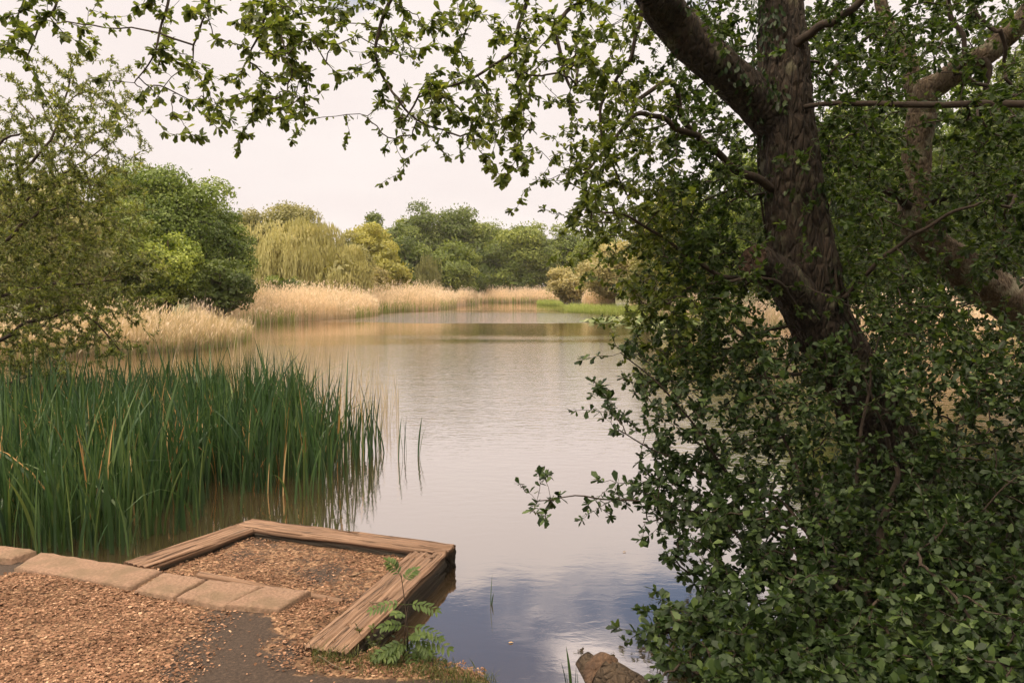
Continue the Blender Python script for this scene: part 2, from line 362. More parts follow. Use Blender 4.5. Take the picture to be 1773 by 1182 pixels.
dbay = sdf(Q, bay)
path_z = 0.125 + .02 * clumpnoise(np.c_[Q, 0 * Q[:, 0]], 1.2, 3) + .006 * clumpnoise(np.c_[Q, 0 * Q[:, 0]], 12, 4)
path_z += np.clip((Q[:, 0] - 1.2) * .12, 0, .22)                  # the right bank is higher
path_z = np.where(dbay < .0, .085 + .008 * clumpnoise(np.c_[Q, 0 * Q[:, 0]], 10, 5), path_z)
t = np.clip((d + .04) / steep + .0, 0, 1); t = t * t * (3 - 2 * t)
Z = path_z * (1 - t) + (-.5) * t
# chip cover: dense on the left path and in the bay, bare trodden soil in the middle foreground
soilpoly = np.array([g2(390, 1045, .12), g2(470, 1052, .12), g2(545, 1080, .12), g2(480, 1120, .12), g2(560, 1240, .12), g2(250, 1260, .12), g2(330, 1130, .12)])
dsoil = sdf(Q, soilpoly)
cover = np.clip(.42 + dsoil / .62, 0, 1) * np.clip((.55 - Q[:, 0] - .3) / .3 , 0, 1)
cover = np.where(Q[:, 1] < 3.45, cover * np.clip((-1.1 - Q[:, 0]) / .4, 0, 1), cover)
gp = np.array([g2(455, 1060, .1), g2(540, 1030, .1), g2(600, 1040, .1), g2(520, 1120, .1), g2(470, 1100, .1)])
cover = np.maximum(cover, np.clip(.5 - sdf(Q, gp) / .08, 0, 1) * .85)
cover = np.where(dbay < 0, .62 + .3 * clumpnoise(np.c_[Q, 0 * Q[:, 0]], 3, 8), cover)
cover = np.where(sdf(Q, np.array([g2(-60, 955, .12), g2(40, 958, .12), g2(40, 990, .12), g2(-60, 1000, .12)])) < .05, .1, cover)
nx, ny = len(xs), len(ys); ii = np.arange(nx - 1)[None]; jj = np.arange(ny - 1)[:, None]
gq = np.stack([jj * nx + ii, jj * nx + ii + 1, (jj + 1) * nx + ii + 1, (jj + 1) * nx + ii], -1).reshape(-1, 4)
bank = link('bank', make_mesh('bank', np.c_[Q, Z], gq, M['soil'], cover, True)); tag(bank, kind='structure')
def gridval(A, q):
    i = np.clip(((q[:, 0] - xs[0]) / .045).astype(int), 0, nx - 1); j = np.clip(((q[:, 1] - ys[0]) / .045).astype(int), 0, ny - 1)
    return A.reshape(ny, nx)[j, i]

# the pond outline: one ground sheet that dips under the water
pond = np.array([[-8, 6.5], [-14, 10], [-20, 16], [-22, 26], [-18, 31], [-17, 42], [-22, 52], [-17, 60], [-19, 80], [-12, 98], [-7, 108], [-8, 135], [-4, 150],
                 [8, 152], [20, 150], [22, 118], [18, 92], [15, 76], [20, 62], [27, 52], [27, 36], [23, 26], [15, 17], [12, 9], [9, 6], [0, 2], [-6, 2]], float)
gx = np.concatenate([[-900, -500, -300, -200], np.arange(-140, 141, 2.0), [200, 300, 500, 900]])
gy = np.concatenate([[-600, -300, -100, -50], np.arange(-20, 221, 2.0), [300, 500, 900]])
GX, GY = np.meshgrid(gx, gy); Q2 = np.stack([GX.ravel(), GY.ravel()], 1)
d2 = sdf(Q2, pond)
Z2 = np.where(d2 < 0, -0.7, np.clip(d2 * .12 - .2, -.7, .55) + .1 * clumpnoise(np.c_[Q2, 0 * d2], .2, 2))
Z2 = np.where((Q2[:, 0] > -9.5) & (Q2[:, 0] < 12.5) & (Q2[:, 1] > -4) & (Q2[:, 1] < 11), -.75, Z2)
mx_, my_ = len(gx), len(gy); ii = np.arange(mx_ - 1)[None]; jj = np.arange(my_ - 1)[:, None]
gq2 = np.stack([jj * mx_ + ii, jj * mx_ + ii + 1, (jj + 1) * mx_ + ii + 1, (jj + 1) * mx_ + ii], -1).reshape(-1, 4)
tag(link('ground', make_mesh('ground', np.c_[Q2, Z2], gq2, M['ground'], None, True)), kind='structure')
wv = np.array([[-60, -2, 0], [60, -2, 0], [60, 170, 0], [-60, 170, 0]], float)
tag(link('water', make_mesh('water', wv, np.array([[0, 1, 2, 3]]), M['water'])), kind='structure')

# ------------------------------------------------------------------ slabs, sleepers, chips
def slab(label, c, ztop=TOP, th=.16, seed=0, group=None):
    """c: four plan corners (far-left, far-right, near-right, near-left)"""
    n = 26; u = np.linspace(0, 1, n); g = np.concatenate([[0], u, [1]]); U, Vv = np.meshgrid(g, g)
    c = [np.array(q) for q in c]; cen = sum(c) / 4
    xy = ((1 - U) * (1 - Vv))[..., None] * c[0] + (U * (1 - Vv))[..., None] * c[1] + (U * Vv)[..., None] * c[2] + ((1 - U) * Vv)[..., None] * c[3]
    e = np.minimum(np.minimum(U, 1 - U) * .5, np.minimum(Vv, 1 - Vv) * .28)
    q = np.c_[xy.reshape(-1, 2), np.zeros(xy.size // 2)]
    wob = .006 * np.stack([clumpnoise(q, 14, seed + 1), clumpnoise(q, 14, seed + 2)], 1) * (e.ravel()[:, None] < .03)
    z = ztop - .010 * np.exp(-e / .008) + (.003 * clumpnoise(q, 9, seed) + .003 * clumpnoise(q, 45, seed + 5)).reshape(e.shape)
    z[0, :] = z[-1, :] = ztop - th; z[:, 0] = z[:, -1] = ztop - th
    V = np.c_[xy.reshape(-1, 2) + wob - cen, z.ravel() - ztop]
    m = n + 2; a = np.arange(m - 1)[None]; b = np.arange(m - 1)[:, None]
    fq = np.stack([b * m + a, (b + 1) * m + a, (b + 1) * m + a + 1, b * m + a + 1], -1).reshape(-1, 4)
    o = link('edging_slab', make_mesh('edging_slab', V, fq, M['stone'], None, True), loc=(cen[0], cen[1], ztop))
    return tag(o, label, 'paving slab', 'stone slabs edging the path')
S_ = lambda x, y: g2(x, y, TOP)
slab('cut off end slab of the stone edging at the left picture border', [S_(-190, 918), S_(64, 951), S_(20, 966), S_(-215, 938)], seed=1)
slab('longest worn stone slab of the path edging beside the irises', [S_(70, 953), S_(280, 986), S_(228, 1014), S_(24, 981)], seed=11)
slab('squarish stone slab between the longest slab and the middle one', [S_(285, 988), S_(356, 999), S_(300, 1030), S_(233, 1017)], ztop=TOP - .004, seed=21)
slab('wide stone slab second from the stepped right end of edging', [S_(361, 1000), S_(457, 1012), S_(388, 1047), S_(306, 1031)], ztop=TOP - .002, seed=31)
slab('last stone slab with exposed dark end face beside the wood chips', [S_(461, 1013), S_(538, 1022), S_(482, 1055), S_(391, 1047)], ztop=TOP + .006, seed=41)

def beam(name, label, A, B, w, h, ztop=TOP, seed=0, side=1, holes=(), th2=None):
    """a sleeper from A to B (plan), A-B is the edge line, body lies to the 'side' of it"""
    A = np.array(A, float); B = np.array(B, float); L = np.linalg.norm(B - A); d = (B - A) / L; nrm = np.array([-d[1], d[0]]) * side
    ang = math.atan2(d[1], d[0]); cen = (A + B) / 2 + nrm * w / 2
    m, k = int(L / .010), 128
    prof = []
    per = 2 * (w + h)
    for i in range(k):
        s = i / k * per
        if s < w: p = (-w / 2 + s, 0.)
        elif s < w + h: p = (w / 2, -(s - w))
        elif s < 2 * w + h: p = (w / 2 - (s - w - h), -h)
        else: p = (-w / 2, -h + (s - 2 * w - h))
        prof.append(p)
    prof = np.array(prof); xs_ = np.linspace(-L / 2, L / 2, m)
    V = np.zeros((m, k, 3))
    for i in range(m):
        for j in range(k):
            yy, z = prof[j]; x = xs_[i]
            ex = min(x + L / 2, L / 2 - x)
            r = .012 + .02 * max(0, mnoise.noise(Vector((x * 2.5, seed, 3))))
            # round the corners
            dy = w / 2 - abs(yy); dz = min(-z, h + z)
            cr = max(0, r - dy) * max(0, r - dz) / r * .9
            g = mnoise.noise(Vector((x * 1.2 + seed, yy * 30, z * 30 + seed)))
            g2_ = mnoise.noise(Vector((x * 5 + seed, yy * 60, z * 60)))
            gr = -.020 * max(0, 1 - abs(g) * 6) * (.4 + .6 * max(0, mnoise.noise(Vector((x * 2 + 7, seed, 1))) + .6)) + .003 * g2_
            endw = -.03 * math.exp(-ex / .03) * max(0, mnoise.noise(Vector((yy * 30, z * 30, seed + 9))) + .1)
            ny_, nz_ = 0, 0
            if j < k * w / per: nz_ = 1
            elif j < k * (w + h) / per: ny_ = 1
            elif j < k * (2 * w + h) / per: nz_ = -1
            else: ny_ = -1
            hz = 0
            if nz_ == 1:
                for hx, hy, hr in holes:
                    q = math.hypot((x - (hx - .5) * L), (yy - hy * w) * 1.0)
                    if q < hr * 1.3: hz -= .05 * max(0, 1 - (q / hr) ** 4)
            low = .004 * mnoise.noise(Vector((x * 3, yy * 6, seed)))
            V[i, j] = (x - math.copysign(1, x) * (-endw if ex < .1 else 0), yy * (1 - cr * 1.2 / max(w, .01)) + ny_ * (gr + low), z + nz_ * (gr + low) - (cr if nz_ == 1 else 0) + hz)
    ends = []
    for e in (0, m - 1):
        ends.append(V[e].copy())
    i = np.arange(m - 1)[:, None]; j = np.arange(k)[None]
    q = np.stack([i * k + j, i * k + (j + 1) % k, (i + 1) * k + (j + 1) % k, (i + 1) * k + j], -1).reshape(-1, 4)
    VV = [V.reshape(-1, 3)]; F3 = []; base = m * k
    for e, E in zip((0, m - 1), ends):        # end caps with roughened rings
        prev = e * k + np.arange(k)
        for rr in (.8, .5, .2):
            c = E.mean(0); rg = c + (E - c) * rr; rg[:, 0] += R.normal(0, .005, k); VV.append(rg); cur = base + np.arange(k); base += k
            q = np.concatenate([q, np.stack([prev, np.roll(prev, -1), np.roll(cur, -1), cur], 1)]); prev = cur
        VV.append(E.mean(0)[None]); F3.append(np.stack([prev, np.roll(prev, -1), np.full(k, base)], 1)); base += 1
    me = make_mesh(name, np.concatenate(VV), [q, np.concatenate(F3)], M['timber'], None, True)
    o = link(name, me, loc=(cen[0], cen[1], ztop), rotz=ang)
    return tag(o, label, 'timber', 'timbers framing the bay')
beam('timber_sleeper', 'smooth grey brown sleeper running from the slabs past the irises', kLo, kLf + (0.0, 0.0), .215, .22, TOP - .006, 2, -1)
beam('timber_sleeper', 'far weathered sleeper whose split end makes the corner over water', kLf + (.02, .01), kRf, .20, .20, TOP, 5, -1, th2=1)
sideA = kRo; sideB = kRf + (kRo - kRf) / np.linalg.norm(kRo - kRf) * .20
beam('timber_sleeper', 'cracked sleeper with bolt holes that the sapling leans against', sideA, sideB, .255, .21, TOP - .003, 9, 1,
     holes=((.07, -.05, .010), (.075, .22, .009), (.20, .03, .016), (.36, -.15, .018), (.93, -.26, .016), (.95, -.02, .015), (.92, .2, .012)))
b_ = beam('edging_board', 'thin edging board half buried in chips behind the stone slabs', g2(338, 991, .12), g2(588, 1040, .12), .05, .10, .118, 14, 1)
b_['category'] = 'board'; b_['group'] = 'edging of the bay'

def scatter_chips():
    mb = MB(); n = 280000
    q = np.stack([R.uniform(-4.2, .3, n), R.uniform(2.6, 5.9, n)], 1)
    dens = gridval(cover, q); dd = gridval(d, q); dist = q[:, 1]
    thr = np.clip((dens - .15) * 1.2, .012, 1) * (.75 + .35 * clumpnoise(np.c_[q, q[:, 0] * 0], 5, 19)).clip(.1, 1) * np.where(gridval(dbay, q) < 0, .75, 1)
    keep = (R.random(n) < thr) & (dd < -.02)
    q = q[keep]
    ks = np.ones(len(q), bool)
    for poly in ([S_(-190, 922), S_(540, 1020), S_(482, 1055), S_(-215, 938)],):
        ks &= sdf(q, np.array(poly)) > .0
    q = q[ks]; n = len(q); z = gridval(Z, q) + .003 + R.uniform(0, .006, n)
    a = R.uniform(0, 6.28, n); D = np.stack([np.cos(a), np.sin(a), R.normal(0, .16, n)], 1); N = unit(np.stack([R.normal(0, .35, n), R.normal(0, .35, n), np.ones(n)], 1))
    L = R.gamma(3.0, .0026, n) + .004
    t = np.clip(R.beta(1.5, 2.6, n) + .12 * clumpnoise(np.c_[q, q[:, 0] * 0], 4, 3), 0, 1)
    leaves(mb, np.c_[q, z], D, N, L, 'chip', t)
    return mb
tag(link('wood_chips', scatter_chips().mesh('wood_chips', M['chips'])), 'pale brown bark chips scattered over path and timber bay', 'wood chips', kind='stuff')

# ------------------------------------------------------------------ branch growing for the near trees
def polyline(pts, n):
    pts = np.array(pts, float); k = len(pts)
    if k < 3:
        t = np.linspace(0, 1, n)[:, None]; return pts[0] * (1 - t) + pts[-1] * t
    s = np.concatenate([[0], np.cumsum(np.linalg.norm(np.diff(pts, axis=0), axis=1))]); u = np.linspace(0, s[-1], n)
    # Catmull-Rom
    out_ = []
    ext = np.vstack([2 * pts[0] - pts[1], pts, 2 * pts[-1] - pts[-2]])
    for x in u:
        i = min(np.searchsorted(s, x, side='right') - 1, k - 2); t = (x - s[i]) / (s[i + 1] - s[i] + 1e-9)
        p0, p1, p2, p3 = ext[i], ext[i + 1], ext[i + 2], ext[i + 3]
        out_.append(.5 * ((2 * p1) + (-p0 + p2) * t + (2 * p0 - 5 * p1 + 4 * p2 - p3) * t * t + (-p0 + 3 * p1 - 3 * p2 + p3) * t ** 3))
    return np.array(out_)
def wiggle(path, a, seed):
    n = len(path); r = np.random.default_rng(seed); o = np.zeros((n, 3)); t = np.linspace(0, 1, n)
    for f in (2, 4.3, 9):
        o += np.sin(t[:, None] * f * 6.28 / 1.6 + r.uniform(0, 6.28, 3)) * a / f * 2
    o *= np.minimum(1, t * 6)[:, None]
    return path + o
def grow(mains, tips, bend=.25, droop=.05, pathcost=.25, rmin=.0014, expo=.42, maxr=.012):
    """mains: list of point arrays; returns twig paths (n,6,3), radii, end directions"""
    nodes = [m for m in mains]; nodes = np.concatenate(nodes)
    cost = np.concatenate([np.linspace(0, .3, len(m)) for m in mains])
    par = -np.ones(len(nodes), int); own = -np.ones(len(nodes), int)
    dmin = np.array([np.min(((nodes - t_) ** 2).sum(1)) for t_ in tips]); order = np.argsort(dmin)
    cap = len(nodes) + 5 * len(tips) + 5
    NB = np.zeros((cap, 3)); NB[:len(nodes)] = nodes; CB = np.full(cap, 1e9); CB[:len(nodes)] = cost; PB = -np.ones(cap, int); nn = len(nodes); n0 = nn
    paths = []; ids = []
    for ti in order:
        tp = tips[ti]; dd = np.sqrt(((NB[:nn] - tp) ** 2).sum(1)); k = int(np.argmin(dd + pathcost * CB[:nn])); s = NB[k]; D = tp - s; L = dd[k]
        if L < 1e-3: continue
        off = R.normal(size=3) * L * bend * .5; off[2] += L * droop * 2
        t = np.linspace(0, 1, 6)[:, None]; c = s + D * .5 + off
        pth = (1 - t) ** 2 * s + 2 * t * (1 - t) * c + t * t * tp
        pth[1:-1] += R.normal(size=(4, 3)) * L * .025
        paths.append(pth); idx = np.arange(nn, nn + 5); ids.append(np.concatenate([[k], idx]))
        NB[nn:nn + 5] = pth[1:]; CB[nn:nn + 5] = CB[k] + L * np.linspace(.2, 1, 5); PB[nn] = k; PB[nn + 1:nn + 5] = idx[:-1]; nn += 5
    cnt = np.zeros(nn); 
    for i in ids: cnt[i[-1]] += 1
    for i in range(nn - 1, n0 - 1, -1):
        if PB[i] >= 0: cnt[PB[i]] += cnt[i]
    rad = np.minimum(rmin * np.maximum(cnt, 1) ** expo, maxr)
    paths = np.array(paths); rr = np.array([np.r_[rad[i[1]], rad[i[1:]]] for i in ids]); rr[:, -1] *= .6
    return paths, rr
def dress(mb, paths, per, L, shape='obovate', spread=1.0, tint=(.5, .2), rosette=.6, droop=.25, seg=3, Lvar=.25):
    """leaves on the outer part of every twig, bunched at its end"""
    n = len(paths); per_ = per
    a = np.repeat(np.arange(n), per_)
    u = np.where(R.random(len(a)) < rosette, 1 - R.random(len(a)) * .12, 1 - R.random(len(a)) ** .8 * (seg / 5.0))
    x = u * 5; i = np.minimum(x.astype(int), 4); f = (x - i)[:, None]
    Pp = paths[a, i] * (1 - f) + paths[a, i + 1] * f; T = unit(paths[a, i + 1] - paths[a, i])
    D = unit(T * .55 + rdir(len(a)) * .95 * spread + np.array([0, 0, -droop]))
    N = unit(rdir(len(a)) * .6 + np.array([0, 0, 1.0]))
    tt = np.clip(R.normal(tint[0], tint[1], len(a)) + .12 * clumpnoise(Pp, 2.5, 5), 0, 1)
    Ls = L * (1 + R.normal(0, Lvar, len(a))).clip(.35, 1.6)
    leaves(mb, Pp, D, N, Ls, shape, tt)
def density_tips(rows, cell, x0, y0, Yr, mult, seedjit=1.0, bunch=3):
    """rows: strings of digits, one per photo cell; tips are spread through the depth range Yr"""
    out_ = []
    for j, row in enumerate(rows):
        for i, ch in enumerate(row):
            if ch in ' .0': continue
            k = R.poisson(int(ch) * mult / bunch)
            for _ in range(k):
                c = P(x0 + (i + R.random()) * cell, y0 + (j + R.random()) * cell, 1.0) - np.array([0, 0, CAMZ]); Y = R.uniform(*Yr)
                c = c * Y + np.array([0, 0, CAMZ])
                for q in range(bunch): out_.append(c + R.normal(size=3) * .11 * seedjit * (Y / 4.5))
    return np.array(out_)

def thin_out(tips, path, w, keep=.15):
    # fewer twigs grow straight out of the camera side of a trunk, so its bark shows
    def pr(q):
        v = q - np.array([0, 0, CAMZ]); dy = v[:, 1] * cp - v[:, 2] * sp; up = v[:, 1] * sp + v[:, 2] * cp
        return np.stack([v[:, 0] / dy, up / dy], 1) * F
    a, b = pr(tips), pr(path); dd = ((a[:, None] - b[None]) ** 2).sum(-1); k = dd.argmin(1)
    hit = (np.sqrt(dd.min(1)) < w) & (tips[:, 1] < path[k, 1] + .1)
    return tips[~hit | (R.random(len(tips)) < keep)]
def thick_tube(path, rad, k=40, groove=.03, seed=0, knots=()):
    """a bark-covered trunk or limb with real ridges"""
    n = len(path); T = unit(np.gradient(path, axis=0)); ref = np.array([.3, 1., .1]); A = unit(np.cross(T, ref)); B = np.cross(T, A)
    th = np.arange(k) * 2 * np.pi / k; s = np.concatenate([[0], np.cumsum(np.linalg.norm(np.diff(path, axis=0), axis=1))])
    V = np.zeros((n, k, 3))
    for i in range(n):
        for j in range(k):
            c, sn = math.cos(th[j]), math.sin(th[j])
            g = mnoise.noise(Vector((c * 6.5 + seed, sn * 6.5, s[i] * 3.6))); g2_ = mnoise.noise(Vector((c * 10 + seed, sn * 10, s[i] * 11)))
            lump = mnoise.noise(Vector((c * 1.2 + seed, sn * 1.2, s[i] * 1.3 + 5)))
            r = rad[i] * (1 + .16 * lump - groove * 3 * max(0, .5 - abs(g) * 3.2) + groove * 1.6 * g2_)
            V[i, j] = path[i] + (A[i] * c + B[i] * sn) * r
    i = np.arange(n - 1)[:, None]; j = np.arange(k)[None]
    q = np.stack([i * k + j, i * k + (j + 1) % k, (i + 1) * k + (j + 1) % k, (i + 1) * k + j], -1).reshape(-1, 4)
    VV = [V.reshape(-1, 3)]; F3 = []; base = n * k
    for e in (0, n - 1):
        VV.append(V[e].mean(0)[None]); pr = e * k + np.arange(k); F3.append(np.stack([pr, np.roll(pr, -1), np.full(k, base)], 1)); base += 1
    return np.concatenate(VV), [q, np.concatenate(F3)]
def limb(name, pts, r0, r1, m, parent, n=40, k=32, wig=.02, seed=0, groove=.03, power=1.0, radii=None):
    path = wiggle(polyline(pts, n), wig, seed)
    rad = np.interp(np.linspace(0, 1, n), np.linspace(0, 1, len(radii)), radii) if radii is not None else r0 + (r1 - r0) * np.linspace(0, 1, n) ** power
    V, Fl = thick_tube(path, rad, k, groove, seed)
    off = np.array(parent.location) if parent is not None else 0
    link(name, make_mesh(name, V - off, Fl, m, None, True), parent)
    return path

NEAR = True; HAZE = True
# ------------------------------------------------------------------ the big tree on the right
def big_tree():
    base = P(1585, 905, 6.2)
    t = thing('alder_tree', 'big dark leaning tree with sawn stub and branches overhanging the water', 'tree', tuple(base))
    tr = limb('trunk', [base + (.25, .1, -.25), base, P(1545, 800, 6.0), P(1490, 700, 5.85), P(1430, 580, 5.7), P(1400, 470, 5.6), P(1378, 350, 5.6), P(1362, 200, 5.6), P(1356, 60, 5.6), P(1352, -120, 5.6), P(1340, -420, 5.7)],
              0, 0, M['bark'], t, 200, 96, .025, 3, .06, radii=[.40, .31, .255, .225, .215, .215, .20, .16, .128, .12, .10])
    st = limb('stub', [P(1425, 575, 5.6), P(1385, 515, 5.5), P(1340, 478, 5.35), P(1306, 450, 5.22)], 0, 0, M['bark'], t, 26, 40, .01, 8, .05, radii=[.17, .15, .125, .115])
    # sawn face of the stub
    c = st[-1]; ax = unit(st[-1] - st[-3]); ref = np.array([0, 0, 1.]); A = unit(np.cross(ax, ref)); B = np.cross(ax, A); mb = MB(); k = 28; rings = []
    for q, r in enumerate((.11, .09, .05, .0)):
        th = np.arange(k) * 2 * np.pi / k; rings.append(c + ax * (.012 + R.normal(0, .004, (k, 1))) + (A * np.cos(th)[:, None] + B * np.sin(th)[:, None]) * r)
    V = np.concatenate(rings); i = np.arange(3)[:, None]; j = np.arange(k)[None]
    q = np.stack([i * k + j, i * k + (j + 1) % k, (i + 1) * k + (j + 1) % k, (i + 1) * k + j], -1).reshape(-1, 4)
    link('sawn_face', make_mesh('sawn_face', V - base, q, M['stubcut'], None, False), t)
    l1 = limb('limb', [P(1350, 225, 5.6), P(1310, 170, 5.5), P(1245, 95, 5.35), P(1170, 25, 5.2), P(1120, -30, 5.0), P(1040, -140, 4.8), P(900, -220, 4.6), P(700, -260, 4.4), P(450, -260, 4.2), P(200, -230, 4.1), P(-60, -200, 4.0)],
              0, 0, M['bark'], t, 90, 32, .05, 5, .05, radii=[.15, .14, .13, .12, .115, .09, .07, .05, .04, .03, .02])
    mains = [tr[55:], l1]
    def br(pts, r0, r1, seed, wig=.04, n=30):
        p = limb('branch', pts, r0 * (.7 if r0 > .02 and wig > .01 else 1), r1, M['twig'], t, n * 2, 8, wig * .55, seed, .02); mains.append(p); return p
    br([P(1130, -60, 5.0), P(985, 20, 4.6), P(970, 75, 4.5), P(990, 150, 4.5)], .028, .008, 21)
    br([P(1000, -160, 4.7), P(910, 20, 4.6), P(870, 90, 4.55), P(800, 150, 4.6), P(740, 160, 4.6)], .026, .006, 22)
    br([P(1340, 330, 5.5), P(1270, 290, 5.2), P(1190, 210, 5.0), P(1165, 150, 4.9), P(1100, 190, 4.8)], .045, .012, 23)
    br([P(1210, 235, 5.0), P(1120, 200, 4.8), P(1050, 250, 4.7), P(1010, 300, 4.6)], .03, .006, 24)
    br([P(700, -260, 4.4), P(500, -60, 4.2), P(460, 20, 4.1), P(430, 80, 4.1)], .020, .005, 25)
    br([P(480, -40, 4.2), P(490, 60, 4.1), P(500, 110, 4.0)], .008, .003, 125, .02)
    br([P(450, -260, 4.2), P(300, -60, 4.0), P(280, 30, 3.9), P(265, 95, 3.85), P(235, 150, 3.85), P(250, 165, 3.85)], .014, .0025, 26)
    br([P(200, -230, 4.1), P(120, -60, 3.8), P(80, 40, 3.7), P(55, 110, 3.7)], .012, .003, 27)
    br([P(800, -240, 4.5), P(690, -40, 4.5), P(660, 80, 4.5), P(700, 180, 4.6), P(780, 230, 4.7)], .018, .004, 28)
    br([P(1120, -30, 5.0), P(1080, 120, 5.0), P(1040, 230, 4.9), P(1080, 330, 4.9)], .022, .005, 29)
    br([P(1385, 500, 5.5), P(1250, 470, 5.0), P(1120, 395, 4.7), P(1010, 370, 4.5)], .03, .006, 30)
    br([P(1400, 560, 5.6), P(1330, 490, 5.0), P(1210, 492, 4.8), P(1150, 520, 4.6)], .022, .006, 31)
    br([P(1372, 190, 5.5), P(1450, 178, 5.2), P(1600, 182, 4.9), P(1800, 180, 4.6)], .016, .022, 32, .008)
    br([P(1360, 100, 5.6), P(1450, 30, 5.2), P(1560, -80, 5.0)], .05, .02, 33)
    br([P(1420, 560, 5.6), P(1500, 470, 5.3), P(1600, 400, 5.0), P(1700, 350, 4.8)], .03, .008, 34)
    br([P(1460, 640, 5.8), P(1330, 650, 5.3), P(1200, 610, 5.0)], .025, .006, 35)
    A = ["330234435445666767778877777777777777",
         "321023002300455666767667887777777777",
         "210110232330245576666678877777777777",
         "010010143440045565555567788777777777",
         "000000034500044255556667778777777777",
         "000000000000030355456777888777777777",
         "000000000000010001247778888777777777",
         "000000000000000000005778888887777777",
         "000000000000000000003578888888777777",
         "000000000000000000000046888888888888",
         "000000000000000000000036888888888888",
         "000000000000000000000036888888888888",
         "000000000000000000000025788888888888"]
    left = [r[:21] + '0' * 15 for r in A]; right = ['0' * 21 + r[21:] for r in A]
    t1 = density_tips(left[:9], 50, 0, 0, (3.6, 5.2), 1.35, .8)
    t2 = density_tips(right, 50, 0, 0, (4.4, 7.6), 2.3)
    # crown carried on out of view overhead, thickened to shade the right bank
    fill = ["000567", "003788", "004899", "005999", "003899", "000799", "000699", "000599"]       # the crown closes down to the water left of the trunk
    t2 = np.concatenate([t2, density_tips(fill, 50, 950, 250, (4.6, 6.6), 2.2)])
    t3 = np.stack([R.uniform(.7, 9, 6500), R.uniform(-1.5, 10, 6500), R.uniform(4.2, 8.0, 6500)], 1)
    t3 = t3[(t3[:, 2] - CAMZ) > (.50 - .1 * (t3[:, 0] > 3)) * np.maximum(t3[:, 1], 1.5)]
    t3 = t3[clumpnoise(t3, .9, 33) > -.55]
    for pth, w, kp in ((tr[60:], 66, .25), (l1[:34], 45, .25), (st, 75, .1)): t2 = thin_out(t2, pth, w, kp)
    t2 = thin_out(t2, polyline([P(1760, 545, 8.4), P(1690, 480, 8.3), P(1620, 420, 8.2), P(1585, 370, 8.1), P(1590, 200, 8.1), P(1690, 95, 7.7), P(1790, 25, 7.5)], 50), 58, .12)
    t4 = np.concatenate([m[int(len(m) * .35)::2] + R.normal(0, .07, (len(m[int(len(m) * .35)::2]), 3)) for m in mains[2:14]])
    tips = np.concatenate([t1, t2, t3, t4])
    paths, rr = grow(mains, tips, .3, .04, .2)
    mb = MB(); tubes(mb, paths, rr, 4); mb.shift(base)
    link('twigs', mb.mesh('twigs', M['twig']), t)
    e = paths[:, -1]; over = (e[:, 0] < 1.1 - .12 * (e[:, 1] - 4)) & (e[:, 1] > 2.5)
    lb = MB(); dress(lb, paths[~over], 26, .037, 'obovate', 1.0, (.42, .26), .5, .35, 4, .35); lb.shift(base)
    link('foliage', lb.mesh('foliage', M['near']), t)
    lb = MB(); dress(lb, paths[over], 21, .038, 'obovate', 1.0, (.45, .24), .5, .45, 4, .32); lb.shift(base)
    o = link('foliage', lb.mesh('foliage', M['overhang']), t); o['label'] = 'leaves hanging out over the water coloured lighter as if lit through'
    return tr, l1
